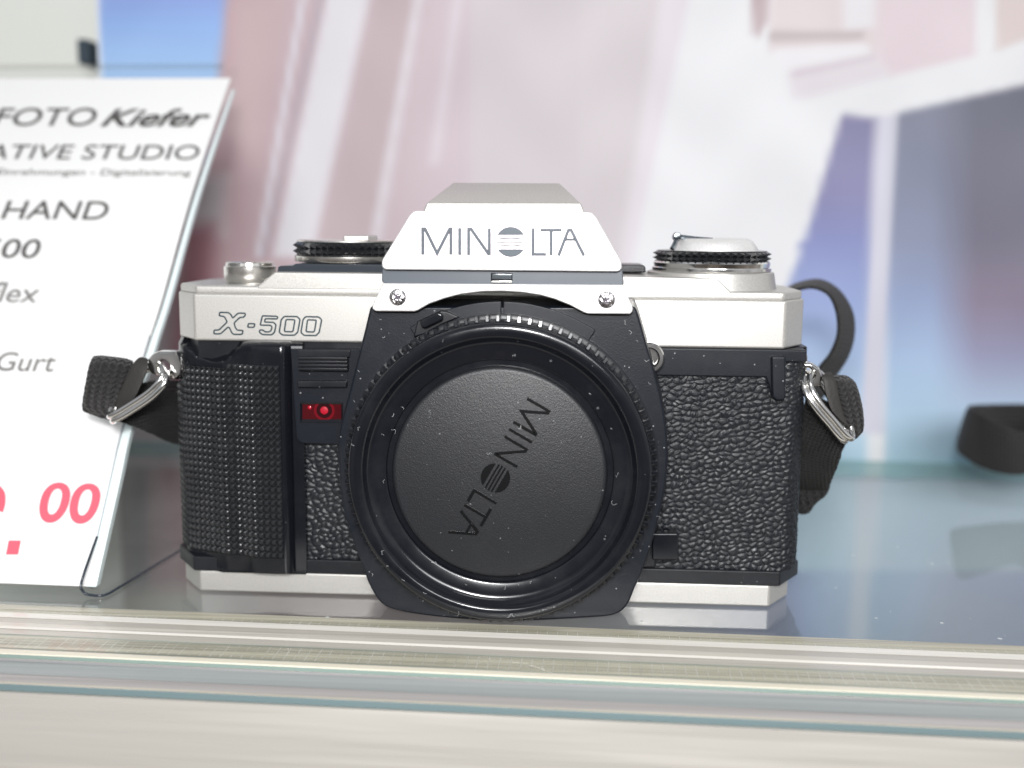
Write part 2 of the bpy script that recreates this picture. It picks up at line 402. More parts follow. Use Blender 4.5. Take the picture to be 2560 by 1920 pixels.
# housing wall with a scooped upper rim
bm = bmesh.new(); K = 30; rows = []
ctop = [(-75, 57.0), (-70.5, 56.6), (-68.6, 55.6), (-66, 54.2), (-63, 53.6), (-60, 53.8), (-58.3, 55.0), (-56.8, 56.8), (-55.5, 57.6), (-54, 57.8), (-42, 57.8)]
def ztop(x):
    for a, b in zip(ctop, ctop[1:]):
        if a[0] <= x <= b[0]:
            t = (x-a[0])/(b[0]-a[0]); t = t*t*(3-2*t); return a[1]+(b[1]-a[1])*t
    return 57.8
for (x, y) in hous[:-1]:
    zt_ = ztop(x); r = []
    for k in range(K+1):
        q = k/K; r.append(bm.verts.new((x, y, hz0+(zt_-0.6-hz0)*q)))
    # rounded rim turning in to the body
    iny = min(2.0, abs(y)+1.2) if y < 2 else 0.8
    for (a, c) in ((0.25, 0.35), (0.7, 0.6), (1.6, 0.9), (3.6, 1.9), (6.0, 3.4)):
        r.append(bm.verts.new((x+(0.12*a if x < -70 else 0), y+a*(0.9 if y < 4 else 0.3), min(58.3, zt_-0.6+c*1.0))))
    rows.append(r)
for a, b in zip(rows, rows[1:]):
    for k in range(len(a)-1): bm.faces.new((a[k], b[k], b[k+1], a[k+1]))
finish('grip_housing', bm, blk_gloss, cam_root, smooth=60)
# lower lip of the housing reaches the trim
finish('grip_foot', b_plan([(x, max(y+0.05, -1.0)) for x, y in hous], z_base1-0.2, z_base1+1.0, inset=0.2), blk_gloss, cam_root, bevel=0.25)
# rubber: arc-length grid of raised pyramids
px = [p for p in gpath if p[1] < 12.5]
S = [0.0]
for a, b in zip(px, px[1:]): S.append(S[-1]+math.hypot(b[0]-a[0], b[1]-a[1]))
def at_s(s):
    for i in range(len(S)-1):
        if S[i] <= s <= S[i+1]:
            t = (s-S[i])/max(1e-9, S[i+1]-S[i]); a, b = px[i], px[i+1]
            tx, ty = b[0]-a[0], b[1]-a[1]; l = math.hypot(tx, ty) or 1
            return a[0]+tx*t, a[1]+ty*t, ty/l, -tx/l
    return (*px[-1], 0, -1)
CW = 1.42; CH = 1.50
tz0 = P(560, 1386, -1.5)[1]; smax = S[-1]-0.35
ncol = int(smax/CW); nrow = 29
bm = bmesh.new(); sub = 6; grid = []
prof = [0.0, 0.55, 0.9, 1.0, 0.9, 0.55]
z_low = P(680, 1397, -4.2)[1]
def gtop(x):
    pts = [(-80, 47.5), (-72.6, 47.8), (-70.2, 49.0), (-69.0, 52.3), (-59.8, 52.5), (-57.6, 54.6), (-56, 55.2), (-46, 55.4)]
    for a, b in zip(pts, pts[1:]):
        if a[0] <= x <= b[0]: return a[1]+(b[1]-a[1])*(x-a[0])/(b[0]-a[0])
    return 55.4
for i in range(ncol*sub+1):
    s = smax-ncol*CW+i*CW/sub; x, y, nx, ny = at_s(max(0, s)); col = []
    for j in range(nrow*sub+1):
        z = z_low+j*CH/sub
        h = min(prof[i % sub], prof[j % sub])*0.62
        inside = z <= gtop(x)+1e-6
        col.append((x+nx*(0.22+h), y+ny*(0.22+h), z, inside))
    grid.append(col)
vs = [[bm.verts.new(c[:3]) for c in col] for col in grid]
for i in range(ncol*sub):
    for j in range(nrow*sub):
        if all(grid[i+a][j+b][3] for a in (0, 1) for b in (0, 1)):
            bm.faces.new((vs[i][j], vs[i+1][j], vs[i+1][j+1], vs[i][j+1]))
bmesh.ops.delete(bm, geom=[v for v in bm.verts if not v.link_faces], context='VERTS')
grip_m = mat('grip_rubber', (0.013, 0.014, 0.016), 0.32, spec=0.5, dust=0.15, rvar=0.06)
finish('grip_rubber', bm, grip_m, cam_root, smooth=28)

# ---- self-timer plate with sliding switch and red window
tp = [P(x, y, -1.6) for x, y in ((726, 872), (902, 874), (895, 1112), (742, 1108))]
finish('switch_plate', b_ext(round_poly(tp, [0.2, 0.2, 0.2, 2.0]), -1.6, 1.0), blk_dust, cam_root, bevel=0.35)
sl = empty('timer_switch', (0, 0, 0)); sl.parent = cam_root; sl.location = (0, 0, 0); sl['base'] = (0, 0, 0)
bpy.data.objects.remove(sl)
def rect(x0, y0, x1, y1, Y): return [P(x0, y1, Y), P(x1, y1, Y), P(x1, y0, Y), P(x0, y0, Y)]
bm = b_ext(rect(745, 876, 874, 893, -2.6), -2.6, -1)
x0, z1 = P(745, 892, -3.4); x1, z0 = P(868, 930, -3.4)
for k in range(4):
    a = z1-(z1-z0)*k/4; b = z1-(z1-z0)*(k+0.72)/4
    b_ext([(x0, b), (x1, b), (x1, a), (x0, a)], -3.5, -1.4, bm)
b_ext([(x0, z0), (x1, z0), (x1, z1), (x0, z1)], -2.9, -1.45, bm)
slider = finish('timer_switch', bm, blk, cam_root, bevel=0.12, seg=2)
finish('switch_lip', b_ext(rect(743, 952, 866, 969, -3.0), -3.0, -1.5), blk, cam_root, bevel=0.25)
finish('switch_recess', b_ext(rect(750, 930, 869, 951, -1.75), -1.75, -1.5), blk_dust, cam_root)
# red window: deep red window with round lamp behind
red_deep = mat('red_window', (0.055, 0.0006, 0.003), 0.1, spec=0.5, coat=0.6)
red_mid = mat('red_ring', (0.14, 0.0015, 0.007), 0.15, spec=0.5, coat=0.6)
red_dark = mat('red_dark_ring', (0.02, 0.0006, 0.002), 0.15, coat=0.6)  # dark red ring of the window, round the lamp
red_hot = mat('red_lamp', (0.40, 0.004, 0.02), 0.35, coat=0.2)
wr = rect(756, 1011, 853, 1048, -1.7)
fr = rect(751, 1005, 857, 1056, -1.7)
bm = bmesh.new()
fo = [bm.verts.new((x, -1.95, z)) for x, z in fr]; fi = [bm.verts.new((x, -1.62, z)) for x, z in wr]
for i in range(4): bm.faces.new((fo[i], fo[(i+1) % 4], fi[(i+1) % 4], fi[i]))
win = finish('window_frame', bm, blk_gloss, cam_root, smooth=0)
swin = finish('sensor_window', b_ext(wr, -1.68, -1.5), red_deep, cam_root)
cx_, cz_ = P(810.6, 1026, -1.72)
def disc(r, y, m, name, par, clipz=True, c=None, n=40, r_in=0):
    c = c or (cx_, cz_)
    bm = bmesh.new(); lo = min(p[1] for p in wr)+0.02; hi = max(p[1] for p in wr)-0.02
    def pt(rr, t):
        z = c[1]+rr*math.sin(t); x = c[0]+rr*math.cos(t)
        return (x, y, max(lo, min(hi, z)) if clipz else z)
    out = [bm.verts.new(pt(r, 2*math.pi*i/n)) for i in range(n)]
    if r_in:
        inn = [bm.verts.new(pt(r_in, 2*math.pi*i/n)) for i in range(n)]
        for i in range(n): bm.faces.new((out[i], out[(i+1) % n], inn[(i+1) % n], inn[i]))
    else: bm.faces.new(out)
    return finish(name, bm, m, par, smooth=0)
disc(2.3, -1.72, red_mid, 'lamp_ring', swin); disc(1.75, -1.75, red_dark, 'lamp_ring', swin)
finish('lamp', b_lathe([(0, -0.12), (0.5, -0.10), (0.8, -0.05), (0.9, 0.05)], (cx_, -1.78, cz_), n=32), red_hot, swin)
cxx = P(774, 1019, -1.75)
finish('lamp', b_lathe([(0, -0.12), (0.3, -0.06), (0.42, 0.02)], (cxx[0], -1.72, cxx[1]), n=20), red_hot, swin)

# ---- mirror housing (black apron)
ap = [(929, 771), (917, 822), (900, 890), (879, 975), (860, 1046), (850, 1102), (851, 1177), (862, 1271), (881, 1337), (909, 1412), (928, 1464), (956, 1506), (994, 1523), (1064, 1535),
      (1150, 1544), (1240, 1549), (1337, 1548), (1450, 1542), (1530, 1535), (1563, 1513), (1582, 1471), (1610, 1405), (1636, 1320), (1655, 1240), (1664, 1170), (1664, 1095), (1652, 1010), (1632, 930), (1612, 860), (1594, 795), (1585, 771)]
APY = -12.4
ap3 = [P(x, y, APY) for x, y in ap]
ap_s = [(p.x, p.y) for p in smooth_path([(a[0], a[1], 0) for a in ap3], 3)]
bm = b_ext(offset_poly(ap_s, -0.35), APY, 0.8, taper=1.0)
finish('mirror_housing', bm, blk_dust, cam_root, bevel=0.5, seg=3, bangle=50)
cc = P3(1247, 1186, -20.5)
RS = 1.03
# raised arc rib of the mount with the index line
def arc_pts(r0, r1, t0, t1, c, n=40):
    o = [(c[0]+r1*math.cos(t0+(t1-t0)*i/n), c[2]+r1*math.sin(t0+(t1-t0)*i/n)) for i in range(n+1)]
    q = [(c[0]+r0*math.cos(t1+(t0-t1)*i/n), c[2]+r0*math.sin(t1+(t0-t1)*i/n)) for i in range(n+1)]
    return o+q
cm = (cc[0], 0, cc[2]-0.6)
for (t0, t1) in ((57, 89.6), (90.4, 123)):
    finish('mount_rib', b_ext(arc_pts(31.9, 35.0, rad(t0), rad(t1), cm), -13.3, -12.0), blk_dust, cam_root, bevel=0.18)
bm = b_lathe([(32.6, -12.2), (32.6, -14.0), (32.0, -14.3), (29.0, -14.3)], (cm[0], 0, cm[2]), n=128)
finish('mount_ring', bm, blk, cam_root)
# release tab and its slanted shoe at upper left of the mount
sh = [P(x, y, -14) for x, y in C2(((395, 1060), (560, 985), (600, 990), (690, 1030), (560, 1085), (440, 1150), (370, 1170)))]
finish('index_shoe', b_ext(sh, -14.2, -12.2), blk, cam_root, bevel=0.3)
tb = [P(x, y, -16) for x, y in C2(((412, 1058), (540, 998), (572, 1012), (572, 1050), (450, 1108), (425, 1100)))]
finish('index_tab', b_ext(tb, -16.2, -13.8), blk_gloss, cam_root, bevel=0.35)
# sync socket and round button right of the housing
sx = P3(1621, 893, -3)
finish('sync_socket', b_lathe([(3.3, 5.5), (3.3, -1.2), (3.0, -1.6), (2.3, -1.6), (2.0, -1.0), (2.0, 0.6), (0, 0.6)], sx, n=48), chrome, cam_root)
rb = rect(1630, 1333, 1697, 1401, -4.6)
finish('release_button', b_ext(round_poly(rb, 0.6), -4.6, 0.4), blk_gloss, cam_root, bevel=0.45)
rb2 = rect(1575, 1318, 1640, 1420, -3.2)
finish('button_guard', b_ext(rb2, -3.2, 0.3), blk, cam_root, bevel=0.5)

# ---- prism housing
secA = -13.0
A0 = [P(1059, 532, secA), P(1066, 506, secA), P(1453, 507, secA), P(1464, 535, secA)]
bm = bmesh.new()
def sec(Y, tl, tr, zb, xb):
    return [bm.verts.new((-xb+2.0, Y, zb)), bm.verts.new((tl[0], Y, tl[1])), bm.verts.new((tr[0], Y, tr[1])), bm.verts.new((xb+2.0, Y, zb))]
B0 = [P(1131, 457, 5), P(1401, 458.5, 5)]
s1 = sec(secA, A0[1], A0[2], 72, 22.5)
s2 = sec(5, B0[0], B0[1], 70, 24)
s3 = sec(21, (B0[0][0]+1, 90.5), (B0[1][0]-1, 90.5), 70, 23)
s4 = sec(28, (B0[0][0]+2, 78), (B0[1][0]-2, 78), 70, 22)
bm.faces.new(s1)
for a, b in ((s1, s2), (s2, s3), (s3, s4)):
    for i in range(4): bm.faces.new((a[i], b[i], b[(i+1) % 4], a[(i+1) % 4]))
bm.faces.new(s4[::-1])
finish('prism_housing', bm, satin, cam_root, bevel=0.5)
# front plate carrying the name
NY = -16.4
face = [P(x, y, NY) for x, y in C2(((375, 296), (1600, 306), (1632, 340), (1802, 640), (1812, 690), (1790, 716), (170, 702), (150, 680), (150, 640), (345, 322)))]
finish('name_plate', b_ext(round_poly(face, [0.5, 0.5, 0.6, 1.2, 0.8, 0.8, 0.8, 0.8, 1.2, 0.6]), NY, secA+1.5), plate_m, cam_root, bevel=0.35)
strip = [P(x, y, -14.6) for x, y in C2(((152, 690), (1815, 700), (1824, 812), (1780, 822), (190, 806), (150, 790)))]
finish('window_strip', b_ext(round_poly(strip, 0.6), -14.6, -11), grey_strip, cam_root, bevel=0.25)
lowp = C2(((158, 797), (1822, 808), (1850, 880), (1886, 962), (1884, 992), (1866, 1010), (1575, 1008), (1545, 998)))
arcp = C2(((1450, 948), (1350, 908), (1250, 880), (1120, 860), (985, 852), (850, 854), (700, 872), (590, 900), (480, 938), (400, 984), (375, 992), (105, 990), (84, 972), (86, 950)))
LY = -15.2
finish('lower_plate', b_ext([P(x, y, LY) for x, y in lowp+arcp], LY, -12.2), plate_m, cam_root, bevel=0.3)
# little illumination window in the strip
w_ = rect(1227, 682, 1281, 706, -14.9)
wf = finish('finder_window', b_ext(w_, -14.75, -14.5), blk_gloss, cam_root, bevel=0.1)
w2 = rect(1230, 685, 1279, 698, -15.0)
glass_d = mat('window_glass', (0.22, 0.25, 0.27), 0.08, 0.7)
finish('pane', b_ext(w2, -14.95, -14.7), glass_d, wf, bevel=0.15)
w3 = rect(1228, 702, 1280, 707, -15.2)
finish('sill', b_ext(w3, -15.25, -14.7), chrome_s, wf, bevel=0.1)
# screws
for (x, y) in C2(((260, 893), (1705, 911))):
    c = P3(x, y, LY)
    def jag(i, r, k, seed=random.random()*9): return r
    scr = finish('screw', b_lathe([(0, -0.55), (0.9, -0.5), (1.5, -0.32), (1.72, -0.1), (1.75, 0.1)], c, n=40),
                 mat('worn_screw', (0.62, 0.60, 0.62), 0.24, 1.0, bump=(1500, 0.0004, 1.0)), cam_root)
    bm = bmesh.new()
    for a in (0.5, 0.5+math.pi/2):
        dx, dz = math.cos(a), math.sin(a)
        b_stroke([(c[0]-dx*0.8, c[2]-dz*0.8), (c[0]+dx*0.8, c[2]+dz*0.8)], 0.26, c[1]-0.5, 0.07+0.01*(a > 1), bm=bm)
    finish('screw_slot', bm, letter_edge, scr, smooth=0)

# ---- lettering shared by the name plate and the cap (unit: letter height 1)
def U(x, y): return ((x-425)/188.0, (602-y)/188.0)
LET = [  # polylines in crop-2 measurements, closed flag
    ([(434, 600), (434, 421), (450, 421), (533, 590), (620, 421), (628, 421), (628, 600)], 17),
    ([(689, 602), (689, 414)], 17),
    ([(751, 603), (751, 423), (768, 423), (888, 594), (894, 594), (894, 416)], 17),
    ([(1196, 415), (1196, 597), (1287, 597)], 17),
    ([(1247, 429), (1395, 429)], 16), ([(1321, 436), (1321, 605)], 17),
    ([(1372, 607), (1440, 430), (1460, 430), (1548, 607)], 17), ([(1412, 495), (1492, 495)], 13)]
def globe(cx, cy, r):
    """caps and stripes of the striped globe, as outlines in crop-2 measurements"""
    out = []
    def seg(y0, up):
        h = cy-y0; t0 = math.asin(max(-1, min(1, h/r))); n = 24
        if up: return [(cx+r*math.cos(t0+(math.pi-2*t0)*i/n), cy-r*math.sin(t0+(math.pi-2*t0)*i/n)) for i in range(n+1)]
        t0 = math.asin(h/r); return [(cx+r*math.cos(t0-(math.pi+2*t0)*i/n), cy-r*math.sin(t0-(math.pi+2*t0)*i/n)) for i in range(n+1)]
    out.append(seg(cy-47, True)); out.append(seg(cy+50, False))
    st = []
    for dy, hh in ((-24, 6), (1, 5), (26, 6)):
        w = math.sqrt(r*r-dy*dy)+2
        st.append([(cx-w, cy+dy-hh), (cx-w*0.4, cy+dy-hh*0.3), (cx, cy+dy-hh*0.05), (cx+w*0.4, cy+dy-hh*0.3), (cx+w, cy+dy-hh), (cx+w, cy+dy+hh*0.8), (cx+w*0.4, cy+dy+hh*0.45), (cx-w*0.4, cy+dy+hh*0.45), (cx-w, cy+dy+hh*0.8)])
    return out, st
m2 = lambda pts, Y: [P(x, y, Y) for x, y in C2(pts)]
bm = bmesh.new(); K2 = 1/2.765/12.45
for k, (ln, w) in enumerate(LET):
    q = m2(ln, NY); b_stroke(q, (w+5)*K2, NY, 0.03, bm=bm, mi=0)
    b_stroke(q, (w-5)*K2, NY, 0.07+0.003*k, bm=bm, mi=1)
caps, stripes = globe(1042, 511, 105)
for s in caps:
    q = m2(s, NY); b_ext(q, NY-0.035, NY+0.02, bm, 0); b_ext(offset_poly(q, 0.16), NY-0.08, NY, bm, 1)
for s in stripes: b_stroke(m2(s, NY), 5*K2, NY, 0.05, closed=True, bm=bm, mi=0)
finish('name_lettering', bm, [letter_edge, letter_fill], cam_root, smooth=0)

# X-500 engraved on the left of the cover
X5 = [
 [(515, 1178), (590, 1180), (612, 1195), (628, 1228), (672, 1188), (690, 1184), (738, 1187), (735, 1210), (715, 1222), (690, 1222), (640, 1270), (652, 1312), (668, 1332), (718, 1335), (712, 1363), (700, 1369), (634, 1368), (618, 1350), (600, 1310), (586, 1306), (530, 1358), (512, 1365), (465, 1363), (468, 1332), (510, 1330), (580, 1262), (560, 1220), (545, 1212), (512, 1208)],
 [(765, 1275), (820, 1277), (812, 1308), (757, 1306)],
 [(885, 1208), (1008, 1212), (1018, 1220), (1012, 1235), (910, 1233), (903, 1262), (980, 1264), (1003, 1285), (990, 1350), (966, 1372), (885, 1370), (858, 1350), (862, 1330), (892, 1331), (905, 1346), (945, 1347), (962, 1332), (968, 1302), (955, 1290), (866, 1288)],
 [(1075, 1213), (1185, 1215), (1210, 1240), (1190, 1350), (1162, 1376), (1058, 1374), (1030, 1350), (1048, 1240)], [(1096, 1240), (1160, 1242), (1165, 1250), (1150, 1338), (1140, 1346), (1080, 1344), (1075, 1335), (1088, 1248)],
 [(1260, 1215), (1372, 1218), (1397, 1243), (1375, 1352), (1348, 1379), (1244, 1377), (1218, 1352), (1236, 1240)], [(1282, 1243), (1345, 1245), (1350, 1252), (1335, 1340), (1325, 1348), (1268, 1346), (1262, 1338), (1274, 1250)]]
bm = bmesh.new()
for s in X5:
    q = round_poly([P(x, y, 0) for x, y in C1(s)], 0.25, 3)
    b_stroke(q, 0.34, 0.0, 0.035, closed=True, bm=bm)
finish('model_lettering', bm, letter_dark, cam_root, smooth=0)

# ---- body cap
cap_c = (cc[0], 0, cc[2])
prof_ring = [(22.35, -18.2), (22.55, -19.0), (22.9, -19.25), (25.0, -19.25), (25.7, -19.4), (26.3, -20.0), (26.8, -20.9), (27.2, -21.45), (27.5, -21.6), (28.9, -21.6), (29.4, -21.45), (29.75, -21.0), (30.0, -19.6), (30.0, -18.9)]
cap = finish('body_cap', b_lathe([(r*RS, y) for r, y in prof_ring], cap_c, n=192), blk_gloss, cam_root, smooth=40)
finish('cap_groove', b_lathe([(20.5, -18.4), (23.4, -18.4)], cap_c, n=128), blk_gloss, cap)
finish('cap_disc', b_lathe([(0, -20.1), (20.9, -20.1), (21.4, -20.0), (21.7, -19.7), (21.9, -19.2), (22.0, -18.2)], cap_c, n=160), blk_matt, cap, smooth=50)
NT = 92
def tooth(i, r, k):
    ph = i % 8
    return r+0.95 if (ph in (1, 2, 3) and k in (1, 2, 3)) else r
finish('cap_knurl', b_lathe([(30.7, -19.0), (31.0, -18.75), (31.1, -18.0), (31.1, -15.4), (30.8, -15.0), (28.0, -15.0)], cap_c, n=NT*8, mod=tooth), blk_gloss, cap, smooth=20)
S0 = (1061, 368); E1 = (641, 1090); dxy = ((E1[0]-S0[0]), (E1[1]-S0[1])); LL = math.hypot(*dxy); d_ = (dxy[0]/LL, dxy[1]/LL); u_ = (-d_[1]*-1, d_[0]*-1)
def cmap(pts):
    out = []
    for x, y in pts:
        tx = (x-425)/1130.0*LL; ty = (602-y)/188.0*141
        cx0 = S0[0]+d_[0]*tx+u_[0]*ty; cy0 = S0[1]+d_[1]*tx+u_[1]*ty
        q = C5([(cx0, cy0)])[0]; out.append(P(*q, -20.15))
    return out
bm = bmesh.new()
for k, (ln, w) in enumerate(LET): b_stroke(cmap(ln), 0.60 if w > 14 else 0.5, -20.1, 0.20+0.004*k, bm=bm)
caps, stripes = globe(1042, 511, 105)
for s in caps: b_ext(cmap(s), -20.31, -20.05, bm)
for s in stripes: b_stroke(cmap([((s[0][0]+4), (s[0][1]+s[-1][1])/2), (1042, s[2][1]+1), (s[4][0]-4, (s[0][1]+s[-1][1])/2)]), 0.36, -20.1, 0.2, bm=bm)
letter_blk = mat('raised_letter_black', (0.0035, 0.004, 0.0045), 0.24, spec=0.5)
finish('cap_lettering', bm, letter_blk, cap, bevel=0.09, seg=2, smooth=0, bangle=60)

def fibres(name, spots, parent, seed):
    rs = random.Random(seed); bm = bmesh.new()
    for (x, y, z) in spots:
        a = rs.uniform(0, 6.28); L_ = rs.uniform(0.5, 1.5); pts = []; 
        for k in range(5):
            pts.append((x+math.cos(a)*L_*k/5, y-0.05-0.12*math.sin(k*0.8), z+math.sin(a)*L_*k/5)); a += rs.uniform(-0.7, 0.7)
        b_tube(smooth_path(pts, 3), rs.uniform(0.022, 0.035), 5, bm=bm)
    o = finish(name, bm, mat('lint', (0.45, 0.46, 0.46), 0.8), parent, smooth=60); o['kind'] = 'stuff'; return o
rs = random.Random(11); sp_ = []
for _ in range(30):
    t = rs.uniform(0, 6.28); r = rs.choice([24.0, 24.6, 29.0, 29.6, 23.6, 16*rs.random()+3])
    sp_.append((cap_c[0]+r*math.cos(t), -20.15 if r < 21 else (-19.35 if r < 26 else -22.0), cap_c[2]+r*math.sin(t)))
fibres('lint', sp_, cap, 3)
sp_ = [(P(x, y, APY)[0], APY, P(x, y, APY)[1]) for x, y in ((948, 800), (962, 840), (1560, 800), (1590, 850), (1610, 900), (1628, 960), (1640, 1290), (900, 930), (885, 1000), (1575, 835), (930, 1440), (1600, 1380))]
fibres('lint', sp_, cam_root, 4)

# ---- dials and knobs on top
def dial(cpx, R, Y, z, name, n=34, hh=2.9):
    """double row of pyramids round a drum"""
    c = P3(cpx, 640, Y); bm = bmesh.new(); rr = R-0.85; zs = [0, 0.2, hh*0.5, hh-0.15, hh]
    def pt(i, r, zz):
        t = 2*math.pi*i/n; return bm.verts.new((c[0]+r*math.cos(t), Y+r*math.sin(t), z+zz))
    rings = [[pt(i, rr, zz) for i in range(n)] for zz in zs]
    for k, (A, B) in enumerate(zip(rings, rings[1:])):
        for i in range(n):
            j = (i+1) % n; q = (A[i], A[j], B[j], B[i])
            if k in (1, 2):
                ap_ = pt(i+0.5, R+0.15, (zs[k]+zs[k+1])/2)
                for e_ in range(4): bm.faces.new((q[e_], q[(e_+1) % 4], ap_))
            else: bm.faces.new(q)
    bm.faces.new(rings[-1]); bm.faces.new(rings[0][::-1])
    o = finish(name, bm, rubber, cam_root, smooth=0)
    return o, c
DY = 15.5
zk = lambda y, Y=DY: P(874, y, Y)[1]
z_ring0, z_ring1, z_kn1 = zk(658, 3), zk(641, 3), zk(606, 3)
sd, c0 = dial(876, 12.9, DY, z_ring1, 'shutter_dial', 46, z_kn1-z_ring1)
finish('dial_ring', b_lathe([(11.5, z_ring0), (12.5, z_ring0), (12.6, z_ring0+0.15), (12.6, z_ring1-0.2), (12.3, z_ring1)], (c0[0], DY, 0), axis='Z', n=96), chrome_s, sd)
finish('dial_cap', b_lathe([(12.1, z_kn1-0.05), (12.0, z_kn1+0.25), (11.4, z_kn1+0.4), (0, z_kn1+0.4)], (c0[0], DY, 0), axis='Z', n=96), chrome_s, sd)
# accessory tab on the dial
tx0, tx1 = P(860, 595, 6)[0], P(924, 595, 6)[0]
finish('release_button', b_box(tx0, tx1, 5, 16, z_kn1+0.2, z_kn1+1.5), satin, sd, bevel=0.35)
# black counter window under the dial
cw = [P(x, y, 3.0) for x, y in ((693, 682), (694, 668), (700, 664.5), (732, 664), (738, 659), (962, 661), (962, 683))]
finish('counter_housing', b_ext(cw, 3.0, 26), mat('slate_window', (0.035, 0.042, 0.052), 0.2, dust=0.2), cam_root, bevel=0.3)
# power switch (small silver knob, milled edge)
kc = P3(626, 690, 12); kz0 = P(626, 703, 7)[1]; kz1 = P(626, 668, 7)[1]; kz2 = P(626, 656, 7)[1]
kn = finish('power_switch', b_lathe([(5.2, kz0-0.5), (5.7, kz0+0.2), (5.9, kz0+0.7), (5.9, kz1), (5.5, kz1+0.2), (5.4, kz2-0.2), (5.1, kz2), (0, kz2)], (kc[0], 12, 0), axis='Z', n=72,
            mod=lambda i, r, k: r-(0.10 if (k in (4, 5) and i % 6 == 0) else 0)), chrome_s, cam_root)
finish('switch_foot', b_lathe([(5.0, kz0-2.2), (4.9, kz0-0.3), (0, kz0-0.3)], (kc[0]+0.4, 12, 0), axis='Z', n=48), satin, kn)
# right: rewind dial with speed ring, dome and folding crank
RY = 15.5
zr = lambda y, Y=3: P(1775, y, Y)[1]
c1x = P(1776, 660, RY)[0]
zb0 = zt-0.6; zb1 = zr(683); r_ring1 = zr(657); zk1 = zr(629); zd1 = zr(597, 8)
finish('dial_base', b_lathe([(15.0, zb0), (14.7, zb0+1), (14.15, zb1-0.2), (13.8, zb1), (0, zb1)], (c1x, RY, 0), axis='Z', n=96), satin, cam_root)
rd, c1 = dial(1779, 13.15, RY, r_ring1, 'film_speed_dial', 46, zk1-r_ring1)
finish('dial_ring', b_lathe([(13.0, zb1+0.02), (13.35, zb1+0.25), (13.35, zb1+0.8), (12.9, zb1+1.0), (13.1, r_ring1-0.35), (12.8, r_ring1+0.02)], (c1[0], RY, 0), axis='Z', n=96), chrome, rd)
zm = (zk1+zd1)/2
dome = finish('rewind_knob', b_lathe([(10.0, zk1), (9.9, zk1+0.3), (9.2, zm), (8.6, zm+0.8), (8.1, zd1-0.3), (7.6, zd1), (0, zd1)], (c1[0]+0.4, RY, 0), axis='Z', n=96), plate_m, rd)
c_tip = P3(1692, 591, 12); c_mid = P3(1740, 597, 13); c_end = P3(1780, 600, 14)
bm = b_tube(smooth_path([c_end, c_mid, c_tip], 6), 0.55, 10)
b_tube(smooth_path([c_tip, P3(1688, 606, 10), P3(1680, 622, 9)], 6), 0.5, 10, bm=bm)
b_lathe([(0, -1.1), (0.8, -0.9), (1.05, 0), (0.8, 0.9), (0, 1.1)], P3(1692, 592, 11.5), axis='Y', n=20, bm=bm)
finish('rewind_crank', bm, mat('dark_chrome', (0.30, 0.34, 0.37), 0.15, 1.0), rd)
# black block beside the prism (seen right of it)
ab = [P(x, y, 10) for x, y in C3(((150, 325), (350, 327), (360, 345), (362, 384), (150, 382)))]
finish('accessory_block', b_ext(ab, 10, 24), blk, cam_root, bevel=0.3)

# ---- strap lugs
def lug(pts, hole, hr, Y, name='strap_lug'):
    bm = bmesh.new(); o = [Vector(p) for p in pts]; h = Vector(hole); n = 48
    def hit(t):
        d = Vector((math.cos(t), math.sin(t))); best = None
        for i in range(len(o)):
            a, b = o[i-1], o[i]; e = b-a; den = d.x*e.y-d.y*e.x
            if abs(den) < 1e-9: continue
            w = a-h; s = (w.x*e.y-w.y*e.x)/den; q = (w.x*d.y-w.y*d.x)/den
            if s > 0 and -1e-6 <= q <= 1+1e-6 and (best is None or s < best): best = s
        return h+d*(best or hr*1.8)
    R = []
    for i in range(n):
        t = 2*math.pi*i/n; e = hit(t); d = Vector((math.cos(t), math.sin(t))); L_ = (e-h).length
        row = [(h+d*hr, Y+1.0), (h+d*hr, Y+0.1), (h+d*(hr+0.35), Y-0.5), (h+d*(hr+max(0.4, (L_-hr)*0.5)), Y-0.55), (h+d*(L_-0.45), Y-0.5), (h+d*(L_-0.1), Y-0.1), (h+d*L_, Y+0.4), (h+d*L_, Y+2.0)]
        R.append([bm.verts.new((p.x, yy, p.y)) for p, yy in row])
    for i in range(n):
        for k in range(7): bm.faces.new((R[i][k], R[(i+1) % n][k], R[(i+1) % n][k+1], R[i][k+1]))
        bm.faces.new((R[i][7], R[(i+1) % n][7], R[(i+1) % n][0], R[i][0]))
    return finish(name, bm, chrome, cam_root, smooth=40)
LGY = 5.0
ll = [P(x, y, LGY) for x, y in CL(((1112, 290), (1130, 205), (1190, 140), (1290, 106), (1530, 104), (1600, 150), (1625, 240), (1652, 300), (1640, 440), (1560, 528), (1440, 520), (1250, 465), (1150, 420)))]
hl = P(*CL([(1365, 335)])[0], LGY); lug(ll, hl, 1.45, LGY)
lr = [P(x, y, LGY) for x, y in CR(((285, 190), (345, 157), (470, 168), (540, 215), (568, 285), (560, 360), (515, 395), (430, 398), (365, 425), (310, 420), (281, 370)))]
hr_ = P(*CR([(428, 275)])[0], LGY); lug(lr, hr_, 1.4, LGY)
finish('lug_stem', b_box(-72.6, -70.0, 6.4, 9.6, 51.5, 56), chrome_s, cam_root, bevel=0.3)
finish('lug_stem', b_box(65.6, 68.4, 6.4, 9.6, 51.0, 56), chrome_s, cam_root, bevel=0.3)

